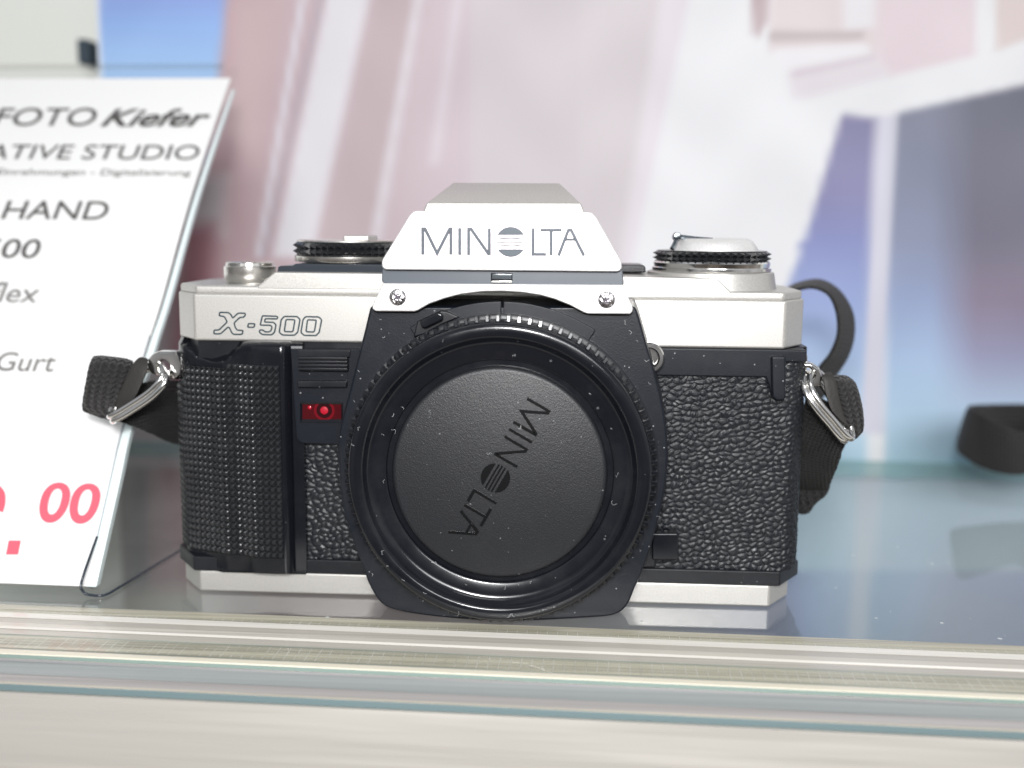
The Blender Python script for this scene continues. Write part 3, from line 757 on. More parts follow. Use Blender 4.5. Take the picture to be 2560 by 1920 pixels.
# ------------------------------------------------------------------ neck strap (rings, leather tabs, webbing)
strap = empty('camera_strap', (-88, 6, 40))
tag(strap, 'black woven neck strap hooked to both camera lugs and looping over the shelf behind it', 'camera strap')
def L3(x, y, Y): return P3(*CL([(x, y)])[0], Y)
def R3(x, y, Y): return P3(*CR([(x, y)])[0], Y)
def S3(x, y, Y): return P3(*CS([(x, y)])[0], Y)
def ring(front, back, r, label=None):
    """split ring: two turns of wire lying side by side"""
    path = smooth_path(front+back, 10, closed=True)
    bm = b_tube(path, r, 12, closed=True)
    off = Vector((r*1.1, -r*0.3, -r*1.45)) if front[0][0] < 0 else Vector((r*1.75, -0.1, r*0.75))
    b_tube([p+off for p in path], r, 12, closed=True, bm=bm)
    return finish('split_ring', bm, chrome, strap, label=label)
ring([L3(1330, 330, 4.0), L3(1345, 440, 2.0), L3(1290, 560, 1.2), L3(1130, 720, 0.8), L3(880, 890, 0.6), L3(600, 1055, 0.6)],
     [L3(560, 1040, 2.4), L3(640, 800, 5.0), L3(860, 480, 6.6), L3(1080, 300, 7.2), L3(1250, 270, 6.6)], 0.72)
ring([R3(400, 300, 4.0), R3(395, 370, 2.4), R3(430, 470, 1.2), R3(510, 590, 0.7), R3(620, 720, 0.6), R3(730, 850, 0.7)],
     [R3(775, 858, 2.2), R3(740, 700, 4.6), R3(640, 500, 6.5), R3(540, 340, 7.4), R3(450, 262, 6.8)], 0.72)
# leather tabs
ribbon('leather_tab', [(L3(640, 880, 3.4), L3(760, 990, 3.0)), (L3(700, 740, 2.6), L3(930, 790, 1.4)), (L3(800, 520, 2.6), L3(1030, 590, 1.4)), (L3(900, 310, 3.2), L3(1105, 400, 2.0)), (L3(985, 215, 5.0), L3(1120, 240, 4.2)), (L3(1010, 215, 7.5), L3(1120, 250, 7))], tab_m, strap, 0.7)
ribbon('leather_tab', [(R3(585, 270, 5.0), R3(640, 262, 5.6)), (R3(572, 310, 3.2), R3(680, 330, 3.6)), (R3(600, 470, 2.2), R3(720, 520, 3.0)), (R3(645, 600, 2.0), R3(770, 670, 3.0)), (R3(720, 690, 2.4), R3(820, 770, 3.2))], tab_m, strap, 0.7)
# left webbing: front fold, then the felt-backed run that disappears behind the camera
ribbon('webbing', [(L3(300, 1010, 6.0), L3(700, 1060, 5.0)), (L3(175, 900, 4.2), L3(610, 960, 3.8)), (L3(175, 760, 3.2), L3(680, 800, 3.0)), (L3(215, 540, 2.8), L3(760, 560, 3.0)), (L3(255, 340, 3.6), L3(850, 390, 3.8)), (L3(300, 225, 5.2), L3(890, 290, 5.4)), (L3(330, 205, 7.4), L3(900, 275, 7.2)), (L3(330, 300, 9.6), L3(900, 360, 9.2)), (L3(300, 560, 10.4), L3(860, 620, 10.2))], web, strap, 1.5, wob=0.12)
ribbon('webbing', [(L3(160, 860, 6.0), L3(175, 990, 6.5)), (L3(300, 860, 6.6), L3(400, 1085, 6.6)), (L3(560, 760, 7.6), L3(620, 1135, 6.8)), (L3(900, 620, 10), L3(880, 1210, 8.5)), (L3(1250, 540, 16), L3(1200, 1340, 14)), (L3(1700, 560, 30), L3(1560, 1490, 26)), (L3(2200, 700, 40), L3(2100, 1600, 38))], felt, strap, 1.4, wob=0.2)
# right webbing
ribbon('webbing', [(R3(770, 860, 5.0), R3(870, 830, 5.5)), (R3(770, 800, 3.6), R3(925, 770, 5.0)), (R3(750, 650, 3.0), R3(925, 630, 5.0)), (R3(705, 480, 3.6), R3(890, 450, 5.6)), (R3(665, 345, 5.0), R3(850, 350, 6.6)), (R3(640, 310, 7.6), R3(790, 312, 8.4)), (R3(640, 400, 9.6), R3(830, 400, 10)), (R3(660, 600, 10.4), R3(880, 600, 10.6))], web, strap, 1.5, wob=0.12)
ribbon('webbing', [(R3(420, 420, 12), R3(840, 640, 8)), (R3(380, 620, 11), R3(850, 810, 8.5)), (R3(300, 800, 12), R3(760, 920, 10)), (R3(250, 950, 14), R3(715, 1060, 12)), (R3(250, 1150, 16), R3(660, 1190, 15)), (R3(260, 1260, 20), R3(628, 1270, 18)), (R3(270, 1330, 26), R3(615, 1330, 22))], felt, strap, 1.4, wob=0.2)
ribbon('webbing', [(R3(250, 1250, 24), R3(630, 1290, 20)), (R3(270, 1340, 22), R3(590, 1370, 20)), (R3(290, 1430, 22), R3(500, 1440, 20)), (R3(320, 1480, 24), R3(430, 1520, 24)), (R3(200, 1440, 32), R3(300, 1500, 34))], web, strap, 1.4)
# loop standing up behind the right shoulder
ribbon('webbing', [(S3(60, 330, 46), S3(70, 300, 58)), (S3(120, 255, 46), S3(125, 228, 60)), (S3(190, 225, 46), S3(210, 192, 60)), (S3(255, 222, 46), S3(290, 188, 60)), (S3(318, 255, 46), S3(370, 240, 58)), (S3(352, 330, 46), S3(425, 335, 56)), (S3(358, 430, 46), S3(432, 440, 55)), (S3(325, 520, 46), S3(405, 535, 54)), (S3(270, 590, 46), S3(350, 625, 53)), (S3(200, 700, 44), S3(280, 740, 50))], web, strap, 1.4)
# far loop lying on the shelf at the right
ribbon('webbing', [(S3(1560, 770, 112), S3(1560, 950, 112)), (S3(1380, 790, 108), S3(1380, 1020, 108)), (S3(1230, 885, 105), S3(1230, 1078, 105)), (S3(1120, 855, 104), S3(1120, 1078, 104)), (S3(1010, 795, 106), S3(1000, 1038, 106)), (S3(965, 770, 112), S3(915, 975, 112)), (S3(985, 762, 121), S3(925, 930, 121)), (S3(1060, 758, 128), S3(1030, 905, 128)), (S3(1200, 756, 132), S3(1180, 900, 132)), (S3(1400, 760, 134), S3(1400, 900, 134))], web, strap, 1.6)

# ------------------------------------------------------------------ price card and its clear holder
SA = rad(-1.5); hx = Vector((math.cos(SA), math.sin(SA), 0)); nx_ = Vector((-math.sin(SA), math.cos(SA), 0))
E0 = Vector((-90.0, -5.7, 0.0))
def onh(x, y):
    d = ray(x, y); M_ = np.array([[d[0], -nx_.x], [d[1], -nx_.y]]); t, g = np.linalg.solve(M_, np.array([E0.x-CAM[0], E0.y-CAM[1]]))
    return float(g), float(CAM[2]+t*d[2])
prof_px = [(594, 195), (500, 480), (425, 750), (391, 860), (328, 1078), (300, 1205), (244, 1470)]
gz = [onh(*p) for p in prof_px][::-1]
gz[0] = (1.3, 2.2)
curve = smooth_path([(g, z, 0) for g, z in gz], 6)
def sheet(name, prof, u0, u1, th, material, parent, bevel=0.0):
    """bent sheet: profile (g,z) swept along the row direction from u0 to u1, thickness th to the back"""
    bm = bmesh.new(); n = len(prof); F_ = []; Bk = []
    for i, p in enumerate(prof):
        a = prof[max(0, i-1)]; b = prof[min(n-1, i+1)]; t = (Vector((b[0]-a[0], b[1]-a[1]))).normalized(); nn = Vector((t.y, -t.x))
        if isinstance(th, tuple): o0, o1 = th
        else: o0, o1 = 0, th
        row = []
        for o in (o0, o1):
            for u in (u0, u1):
                q = E0 + hx*u + nx_*(p[0]+nn.x*o) + Vector((0, 0, p[1]+nn.y*o)); row.append(bm.verts.new(q))
        F_.append(row)
    for a, b in zip(F_, F_[1:]):
        bm.faces.new((a[0], a[1], b[1], b[0])); bm.faces.new((a[2], b[2], b[3], a[3]))
        bm.faces.new((a[1], a[3], b[3], b[1])); bm.faces.new((a[0], b[0], b[2], a[2]))
    for r in (F_[0], F_[-1]): bm.faces.new((r[0], r[1], r[3], r[2]))
    return finish(name, bm, material, parent, smooth=60)
def clear_mat(name, tint, edge=None, fres=1.45, rough=0.03, extra=0.0):
    m = bpy.data.materials.new(name); m.use_nodes = True; nt = m.node_tree; nt.nodes.clear(); L = nt.links
    out = nt.nodes.new('ShaderNodeOutputMaterial'); tr = nt.nodes.new('ShaderNodeBsdfTransparent'); tr.inputs['Color'].default_value = (*tint, 1)
    gl = nt.nodes.new('ShaderNodeBsdfGlossy'); gl.inputs['Roughness'].default_value = rough
    fr_ = nt.nodes.new('ShaderNodeFresnel'); fr_.inputs['IOR'].default_value = fres
    mx = nt.nodes.new('ShaderNodeMixShader'); L.new(tr.outputs[0], mx.inputs[1]); L.new(gl.outputs[0], mx.inputs[2])
    geo = nt.nodes.new('ShaderNodeNewGeometry')
    # fresnel for the front of the sheet on both faces (thin-sheet approximation)
    ad = nt.nodes.new('ShaderNodeMath'); ad.operation = 'ADD'; ad.inputs[1].default_value = extra
    sw = nt.nodes.new('ShaderNodeMath'); sw.operation = 'MULTIPLY'; inv = nt.nodes.new('ShaderNodeMath'); inv.operation = 'SUBTRACT'; inv.inputs[0].default_value = 1.0
    L.new(geo.outputs['Backfacing'], inv.inputs[1]); L.new(fr_.outputs[0], ad.inputs[0]); L.new(ad.outputs[0], sw.inputs[0]); L.new(inv.outputs[0], sw.inputs[1])
    L.new(sw.outputs[0], mx.inputs[0]); L.new(mx.outputs[0], out.inputs[0])
    return m
acry = clear_mat('clear_acrylic', (0.992, 0.996, 0.994))
cp = [(p.x, p.y) for p in curve]
WL = -112.0
card = sheet('price_card', cp, WL+2, -2.2, (0.0, 0.35), card_m, None)
card_root = empty('price_card', tuple(E0))
card.name = 'card'; card.parent = card_root; card.location = [-v*MM for v in E0]
tag(card_root, 'white price card leaning back with black text and a red price, left of the camera', 'price card')
hold = empty('card_holder', tuple(E0))
tag(hold, 'clear bent acrylic stand holding up the white price card', 'card holder')
# front layer of the holder (in front of card), back layer, base foot
edge_m = mat('acrylic_edge', (0.80, 0.90, 0.90), 0.3, spec=0.5)
edge_d = mat('acrylic_dark_edge', (0.03, 0.04, 0.055), 0.15, spec=0.6)
top_g, top_z = cp[-1]
tdir = Vector((cp[-1][0]-cp[-3][0], cp[-1][1]-cp[-3][1])).normalized()
bk = cp+[(top_g+tdir.x*6, top_z+tdir.y*6)]
sheet('back_panel', bk, WL, -1.2, (0.6, 2.4), acry, hold)
finish('rim', b_tube([E0+hx*u+nx_*(bk[-1][0]+1)+Vector((0, 0, bk[-1][1])) for u in (WL, -6)], 0.9, 10), clear_mat('acrylic_rim', (0.92, 0.92, 0.91), extra=0.05), hold)
side = [E0+hx*(-0.2)+nx_*(p[0]+0.8)+Vector((0, 0, p[1]-0.6)) for p in cp[:-4]]
bm = bmesh.new()
rows = []
for i, p in enumerate(cp[:-1]):
    wdt = 2.2*(1-i/(len(cp)-1))**0.6+0.25
    a = E0+hx*(-wdt)+nx_*(p[0]-0.1)+Vector((0, 0, p[1])); b = E0+nx_*(p[0]-0.1)+Vector((0, 0, p[1]))
    rows.append([bm.verts.new(a), bm.verts.new(b), bm.verts.new(b+nx_*1.9), bm.verts.new(a+nx_*1.9)])
for a, b in zip(rows, rows[1:]):
    for k in range(4): bm.faces.new((a[k], a[(k+1) % 4], b[(k+1) % 4], b[k]))
bm.faces.new(rows[0]); bm.faces.new(rows[-1])
finish('polished_edge', bm, edge_m, hold, smooth=0)
# dark line round the bend and along the foot
foot_px = [PZ(260, 1488, 0.5), PZ(300, 1467, 0.5), PZ(360, 1430, 0.5), PZ(440, 1382, 0.5), PZ(470, 1362, 0.5)]
bend = [E0+hx*(-2.4)+nx_*(cp[3][0]-0.3)+Vector((0, 0, cp[3][1])), E0+hx*(-2.6)+nx_*(-0.2)+Vector((0, 0, 4)), E0+hx*(-2.3)+nx_*(-0.4)+Vector((0, 0, 1.6)), E0+hx*(-1.3)+nx_*(0.0)+Vector((0, 0, 0.75))]
finish('bend_edge', b_tube(smooth_path([tuple(v) for v in bend]+foot_px, 6), 0.30, 10), edge_d, hold)
thin = [E0+hx*(-2.35)+nx_*(p[0]-0.2)+Vector((0, 0, p[1])) for p in cp[3:20]]
finish('card_slot_edge', b_tube(thin, 0.14, 8), mat('slot_grey', (0.25, 0.30, 0.34), 0.4), hold)
fd = Vector(foot_px[-1])-Vector(foot_px[0]); a0 = Vector(foot_px[0])
bm = bmesh.new(); w = hx*WL
q = [a0, a0+fd, a0+fd+w, a0+w]
lo = [bm.verts.new((v.x, v.y, 0.15)) for v in q]; hi = [bm.verts.new((v.x, v.y, 1.8)) for v in q]
bm.faces.new(lo[::-1]); bm.faces.new(hi)
for i in range(4): bm.faces.new((lo[i], lo[(i+1) % 4], hi[(i+1) % 4], hi[i]))
finish('foot', bm, acry, hold, smooth=0)

# card text: each line is set on the card by its measured ends
def surf(x, y):
    """measurement -> (u along row, s along slope) on the card"""
    best = None
    for i in range(len(cp)-1):
        a, b = cp[i], cp[i+1]; p0 = E0+nx_*a[0]+Vector((0, 0, a[1])); e = nx_*(b[0]-a[0])+Vector((0, 0, b[1]-a[1]))
        nrm = hx.cross(e).normalized(); d = Vector(ray(x, y)); c = Vector(CAM)
        t = (p0-c).dot(nrm)/d.dot(nrm); h = c+d*t; s = (h-p0).dot(e)/e.dot(e)
        if -0.02 <= s <= 1.02: return (h-p0).dot(hx), i+s
    return None
def card_pt(u, s):
    i = max(0, min(len(cp)-2, int(s))); f_ = s-i; a, b = cp[i], cp[i+1]
    g = a[0]+(b[0]-a[0])*f_; z = a[1]+(b[1]-a[1])*f_
    t = Vector((b[0]-a[0], b[1]-a[1])).normalized()
    return E0+hx*u+nx_*(g-t.y*0.25)+Vector((0, 0, z+t.x*0.25))
def card_text(txt, right_px, base_px, top_px, material, name, width_px=None, bold=0.0, shear=0.0, x_mid=None, cap='H', space=1.0):
    """right_px: x of the end of the line at the baseline; base_px/top_px: baseline and capital height"""
    cu = bpy.data.curves.new('t', 'FONT'); cu.body = txt; cu.shear = shear; cu.offset = bold; cu.space_character = space
    o = bpy.data.objects.new('t', cu); COL.objects.link(o)
    dg = bpy.context.evaluated_depsgraph_get(); me = bpy.data.meshes.new_from_object(o.evaluated_get(dg))
    bpy.data.objects.remove(o); bpy.data.curves.remove(cu)
    co = np.array([v.co[:] for v in me.vertices]); xmin, xmax = co[:, 0].min(), co[:, 0].max()
    capH = 0.729 if cap == 'H' else 0.56
    u1, s1 = surf(right_px, base_px); _, s2 = surf(right_px+15, top_px)
    # slope length per segment is nearly constant; keep letter aspect from the measured width if given
    if width_px:
        u0, _ = surf(right_px-width_px, base_px); kx = (u1-u0)/(xmax-xmin)
    else: kx = None
    ks = (s2-s1)/capH
    seglen = math.hypot(cp[8][0]-cp[7][0], cp[8][1]-cp[7][1])
    if kx is None: kx = ks*seglen
    bm = bmesh.new(); vs_ = [bm.verts.new(card_pt(u1+(x-xmax)*kx, s1+y*ks)) for x, y, z in co]
    for p in me.polygons:
        try: bm.faces.new([vs_[i] for i in p.vertices])
        except ValueError: pass
    for v in bm.verts: pass
    bpy.data.meshes.remove(me)
    off = E0
    for v in bm.verts: v.co = (v.co-E0)*MM
    m_ = bpy.data.meshes.new(name); bm.to_mesh(m_); bm.free(); m_.materials.append(material)
    ob = bpy.data.objects.new(name, m_); COL.objects.link(ob); ob.parent = card_root
    return ob
def Z0(x, y): return (x/2.212, y/2.212)
card_text('FOTO', 232, 315, 269, ink, 'heading_text', width_px=250, bold=0.006)
card_text('Kiefer', 519, 316, 272, ink, 'heading_text', width_px=268, bold=0.022, shear=0.3)
card_text('KREATIVE STUDIO', 493, 400, 362, ink, 'subtitle_text', width_px=668, bold=0.002)
card_text('Einrahmungen - Digitalisierung', 476, 440, 424, ink_light, 'services_text', width_px=486, bold=0.004)
card_text('HAND', 264, 550, 502, ink, 'condition_text', width_px=262, bold=0.003)
card_text('X-500', 93, 646, 597, ink, 'model_text', width_px=250, bold=0.003)
card_text('Spiegelreflex', 90, 757, 704, ink_light, 'type_text', width_px=420, bold=0.0)
card_text('mit Gurt', 132, 930, 882, ink_light, 'strap_text', width_px=270, bold=0.0)
card_text('00', 238, 1307, 1208, ink_red, 'price_text', width_px=150, bold=0.02, cap='H')
card_text('9', -20, 1387, 1205, ink_red, 'price_text', width_px=120, bold=0.03)
bm = bmesh.new(); qv = []
for q_ in ((16, 1387), (46, 1387), (53, 1352), (23, 1352)):
    u_q, s_q = surf(*q_); qv.append(bm.verts.new((card_pt(u_q, s_q)-E0)*MM))
bm.faces.new(qv); me_ = bpy.data.meshes.new('price_text'); bm.to_mesh(me_); bm.free(); me_.materials.append(ink_red)
dot = bpy.data.objects.new('price_text', me_); COL.objects.link(dot); dot.parent = card_root

# ------------------------------------------------------------------ glass shelf, its edge profile, poster and wall (shelf frame turned a little)
SH = rad(-1.75); ch, sh_ = math.cos(SH), math.sin(SH)
def to_shelf(X, Y): return (X*ch+Y*sh_, -X*sh_+Y*ch)     # world -> shelf axes
def from_shelf(u, v): return (u*ch-v*sh_, u*sh_+v*ch)
def vz(y, z=0.0, x=1280):
    p = PZ(x, y, z); return to_shelf(p[0], p[1])[1]
U0, U1 = -230.0, 230.0
def b_bar(v0, v1, z0, z1, u0=U0, u1=U1, bm=None):
    bm = bm or bmesh.new(); q = [from_shelf(u0, v0), from_shelf(u1, v0), from_shelf(u1, v1), from_shelf(u0, v1)]
    lo = [bm.verts.new((*p, z0)) for p in q]; hi = [bm.verts.new((*p, z1)) for p in q]
    bm.faces.new(lo[::-1]); bm.faces.new(hi)
    for i in range(4): bm.faces.new((lo[i], lo[(i+1) % 4], hi[(i+1) % 4], hi[i]))
    return bm
shelf = empty('glass_shelf', (0, 60, -5))
tag(shelf, 'clear greenish glass display shelf under the camera with a ribbed strip along its front', 'shelf')
v_line = vz(1562.5)
glass_m = clear_mat('shelf_glass', (0.95, 0.975, 0.975), fres=1.55, rough=0.02, extra=0.04)
def haze_glass(m):
    nt = m.node_tree; L = nt.links; out = [n for n in nt.nodes if n.type == 'OUTPUT_MATERIAL'][0]; src = out.inputs[0].links[0].from_socket
    df = nt.nodes.new('ShaderNodeBsdfDiffuse'); df.inputs['Color'].default_value = (0.72, 0.76, 0.75, 1)
    tc = nt.nodes.new('ShaderNodeTexCoord'); geo = nt.nodes.new('ShaderNodeNewGeometry')
    n = nt.nodes.new('ShaderNodeTexNoise'); n.inputs['Scale'].default_value = 22; n.inputs['Detail'].default_value = 5; L.new(tc.outputs['Object'], n.inputs['Vector'])
    mr = nt.nodes.new('ShaderNodeMapRange'); mr.inputs['From Min'].default_value = 0.3; mr.inputs['From Max'].default_value = 0.7; mr.inputs['To Min'].default_value = 0.05; mr.inputs['To Max'].default_value = 0.12; L.new(n.outputs['Fac'], mr.inputs['Value'])
    v = nt.nodes.new('ShaderNodeTexVoronoi'); v.inputs['Scale'].default_value = 260; L.new(tc.outputs['Object'], v.inputs['Vector'])
    w = nt.nodes.new('ShaderNodeTexWhiteNoise'); L.new(v.outputs['Position'], w.inputs['Vector'])
    pw = nt.nodes.new('ShaderNodeMath'); pw.operation = 'POWER'; pw.inputs[1].default_value = 7; L.new(w.outputs['Value'], pw.inputs[0])
    mu = nt.nodes.new('ShaderNodeMath'); mu.operation = 'MULTIPLY'; mu.inputs[1].default_value = 0.16; L.new(pw.outputs[0], mu.inputs[0])
    lt = nt.nodes.new('ShaderNodeMath'); lt.operation = 'LESS_THAN'; L.new(v.outputs['Distance'], lt.inputs[0]); L.new(mu.outputs[0], lt.inputs[1])
    ad = nt.nodes.new('ShaderNodeMath'); ad.operation = 'MULTIPLY_ADD'; ad.inputs[1].default_value = 0.7; L.new(lt.outputs[0], ad.inputs[0]); L.new(mr.outputs['Result'], ad.inputs[2])
    iv = nt.nodes.new('ShaderNodeMath'); iv.operation = 'SUBTRACT'; iv.inputs[0].default_value = 1.0; L.new(geo.outputs['Backfacing'], iv.inputs[1])
    m2 = nt.nodes.new('ShaderNodeMath'); m2.operation = 'MULTIPLY'; L.new(ad.outputs[0], m2.inputs[0]); L.new(iv.outputs[0], m2.inputs[1])
    mx = nt.nodes.new('ShaderNodeMixShader'); L.new(m2.outputs[0], mx.inputs[0]); L.new(src, mx.inputs[1]); L.new(df.outputs[0], mx.inputs[2]); L.new(mx.outputs[0], out.inputs[0])
haze_glass(glass_m)
finish('glass_plate', b_bar(v_line+0.2, 158, -5.5, 0.0), glass_m, shelf, smooth=0)
edge_green = mat('ground_glass_edge', (0.22, 0.29, 0.26), 0.45, spec=0.5, bump=(900, 0.0002, 0.5))
edge_blue = mat('ground_glass_edge_blue', (0.145, 0.205, 0.215), 0.5, spec=0.5)
finish('rear_edge', b_bar(158.1, 159.5, -5.5, 0.1), mat('rear_glass_edge', (0.22, 0.42, 0.42), 0.4), shelf, smooth=0)
# ribbed strip: series of flats at slightly different heights and tints
def strip_mat(name, col, rough=0.3, streak=0.25, metal=0.0, coat=0.2):
    m = bpy.data.materials.new(name); m.use_nodes = True; nt = m.node_tree; b = nt.nodes['Principled BSDF']; L = nt.links
    b.inputs['Roughness'].default_value = rough; b.inputs['Metallic'].default_value = metal; b.inputs['Coat Weight'].default_value = coat
    tc = nt.nodes.new('ShaderNodeTexCoord'); mp = nt.nodes.new('ShaderNodeMapping'); mp.inputs['Scale'].default_value = (4, 900, 900); mp.inputs['Rotation'].default_value = (0, 0, -SH)
    L.new(tc.outputs['Object'], mp.inputs['Vector']); n = nt.nodes.new('ShaderNodeTexNoise'); n.inputs['Scale'].default_value = 1.0; n.inputs['Detail'].default_value = 3
    L.new(mp.outputs[0], n.inputs['Vector'])
    mr = nt.nodes.new('ShaderNodeMapRange'); mr.inputs['From Min'].default_value = 0.3; mr.inputs['From Max'].default_value = 0.7
    mr.inputs['To Min'].default_value = 1-streak; mr.inputs['To Max'].default_value = 1+streak; L.new(n.outputs['Fac'], mr.inputs['Value'])
    sc_ = nt.nodes.new('ShaderNodeVectorMath'); sc_.operation = 'SCALE'; sc_.inputs[0].default_value = col; L.new(mr.outputs['Result'], sc_.inputs['Scale'])
    L.new(sc_.outputs[0], b.inputs['Base Color'])
    n3 = nt.nodes.new('ShaderNodeTexNoise'); n3.inputs['Scale'].default_value = 0.6; n3.inputs['Detail'].default_value = 3; L.new(mp.outputs[0], n3.inputs['Vector'])
    m3 = nt.nodes.new('ShaderNodeMapRange'); m3.inputs['From Min'].default_value = 0.3; m3.inputs['From Max'].default_value = 0.7; m3.inputs['To Min'].default_value = max(0.05, rough-0.1); m3.inputs['To Max'].default_value = rough+0.15
    L.new(n3.outputs['Fac'], m3.inputs['Value']); L.new(m3.outputs['Result'], b.inputs['Roughness'])
    return m
def grid_mat():
    m = strip_mat('prism_grid', (0.52, 0.50, 0.39), 0.35, 0.3); nt = m.node_tree; b = nt.nodes['Principled BSDF']; L = nt.links
    src = b.inputs['Base Color'].links[0].from_socket
    tc = nt.nodes.new('ShaderNodeTexCoord'); mp = nt.nodes.new('ShaderNodeMapping'); mp.inputs['Rotation'].default_value = (0, 0, -SH); L.new(tc.outputs['Object'], mp.inputs['Vector'])
    br = nt.nodes.new('ShaderNodeTexBrick'); br.offset = 0.0; br.inputs['Scale'].default_value = 1.0
    br.inputs['Brick Width'].default_value = 0.0021; br.inputs['Row Height'].default_value = 0.0013; br.inputs['Mortar Size'].default_value = 0.0001; br.inputs['Mortar Smooth'].default_value = 0.4
    br.inputs['Color1'].default_value = (0, 0, 0, 1); br.inputs['Color2'].default_value = (0, 0, 0, 1); br.inputs['Mortar'].default_value = (1, 1, 1, 1)
    L.new(mp.outputs[0], br.inputs['Vector'])
    n = nt.nodes.new('ShaderNodeTexNoise'); n.inputs['Scale'].default_value = 120; n.inputs['Detail'].default_value = 4; L.new(tc.outputs['Object'], n.inputs['Vector'])
    mr = nt.nodes.new('ShaderNodeMapRange'); mr.inputs['From Min'].default_value = 0.25; mr.inputs['From Max'].default_value = 0.5; L.new(n.outputs['Fac'], mr.inputs['Value'])
    mu = nt.nodes.new('ShaderNodeMath'); mu.operation = 'MULTIPLY'; L.new(br.outputs['Color'], mu.inputs[0]); L.new(mr.outputs['Result'], mu.inputs[1])
    mx = nt.nodes.new('ShaderNodeMix'); mx.data_type = 'RGBA'; L.new(mu.outputs[0], mx.inputs['Factor']); L.new(src, mx.inputs[6]); mx.inputs[7].default_value = (0.78, 0.77, 0.68, 1)
    L.new(mx.outputs[2], b.inputs['Base Color'])
    bp = nt.nodes.new('ShaderNodeBump'); bp.inputs['Distance'].default_value = 0.0002; L.new(br.outputs['Color'], bp.inputs['Height']); L.new(bp.outputs['Normal'], b.inputs['Normal'])
    return m
sm = [strip_mat('strip_olive', (0.56, 0.53, 0.42)), grid_mat(), strip_mat('strip_white', (0.88, 0.85, 0.78), 0.25, 0.06), strip_mat('strip_grey', (0.60, 0.565, 0.50), 0.35, 0.12),
      strip_mat('strip_pale', (0.74, 0.70, 0.62), 0.3, 0.1), strip_mat('strip_cream', (0.80, 0.75, 0.62), 0.3, 0.06), strip_mat('strip_dark', (0.38, 0.40, 0.35), 0.3, 0.3)]
rows = [(1562.5, 0), (1574.5, 1), (1583, 2), (1594.5, 3), (1609, 4), (1619, 2), (1623.5, 3), (1640, 6), (1644, 1), (1675, 6), (1679, 5), (1687.5, None)]
zlev = {0: 0.0, 1: -0.05, 2: 0.12, 3: -0.1, 4: 0.0, 5: 0.1, 6: -0.12}
bm = bmesh.new(); last = None
for (y0, mi), (y1, _) in zip(rows, rows[1:]):
    z = zlev[mi]; v0 = vz(y0, z); v1 = vz(y1, z)
    tilt = {2: 0.15, 3: -0.05, 5: 0.1}.get(mi, 0.0)
    NU = 1
    a = [from_shelf(U0, v0), from_shelf(U1, v0), from_shelf(U1, v1), from_shelf(U0, v1)]
    vv = [bm.verts.new((*a[0], z)), bm.verts.new((*a[1], z)), bm.verts.new((*a[2], z-tilt)), bm.verts.new((*a[3], z-tilt))]
    f_ = bm.faces.new(vv); f_.material_index = mi
    if last is not None:
        f_ = bm.faces.new((last[0], last[1], vv[1], vv[0])); f_.material_index = mi
    last = (vv[3], vv[2])
v_f = vz(1687.5, 0.0)
dn = [bm.verts.new((*from_shelf(U0, v_f), -1.0)), bm.verts.new((*from_shelf(U1, v_f), -1.0))]
f_ = bm.faces.new((last[0], last[1], dn[1], dn[0])); f_.material_index = 5
strip_o = finish('ribbed_strip', bm, sm, shelf, smooth=0)
finish('strip_core', b_bar(v_f+0.1, v_line-0.3, -5.0, -0.6), sm[3], shelf, smooth=0)
# teal ground edge of the front glass, then the lower ledge, its blue edge and the metal fascia
def zv(y, v, x=1280):   # height on the vertical plane at shelf depth v
    d = ray(x, y); n2 = (-sh_, ch); t = (v-(CAM[0]*n2[0]+CAM[1]*n2[1]))/(d[0]*n2[0]+d[1]*n2[1]); return float(CAM[2]+t*d[2])
v_e = v_f-0.15; zt0 = zv(1688, v_e); zt1 = zv(1703, v_e)
finish('front_glass_edge', b_bar(v_e, v_e+1.2, zt1, zt0-0.05), edge_green, shelf, bevel=0.12, smooth=30)
led = [(1703.5, 2.5, (0.47, 0.45, 0.47)), (1710, 0, (0.38, 0.41, 0.41)), (1743, 0, (0.46, 0.44, 0.43)), (1764, 0, (0.60, 0.56, 0.48)), (1769.5, 0, None)]
bm = bmesh.new(); lm = []; last = None; zz = zt1-0.1
for k, ((y0, _, c), (y1, _, _)) in enumerate(zip(led, led[1:])):
    lm.append(strip_mat('ledge_band', c, 0.48, 0.14, coat=0.0))
    z0_ = zz-(0.0, 0.1, 0.25, 0.35)[k]; v0 = vz(y0, z0_); v1 = vz(y1, z0_)
    a = [from_shelf(U0, v0), from_shelf(U1, v0), from_shelf(U1, v1), from_shelf(U0, v1)]
    vv = [bm.verts.new((*q, z0_)) for q in a]; bm.faces.new(vv).material_index = k
    if last: bm.faces.new((last[0], last[1], vv[1], vv[0])).material_index = k
    last = (vv[3], vv[2]); vend = v1; zend = z0_
finish('lower_ledge', bm, lm, shelf, smooth=0)
zq = zv(1788, vend-0.1)
finish('ledge_edge', b_bar(vend-0.1, vend+1.2, zq, zend-0.02), edge_blue, shelf, bevel=0.15, smooth=30)
alu = strip_mat('brushed_aluminium', (0.55, 0.525, 0.48), 0.32, 0.02, metal=0.35, coat=0.0)
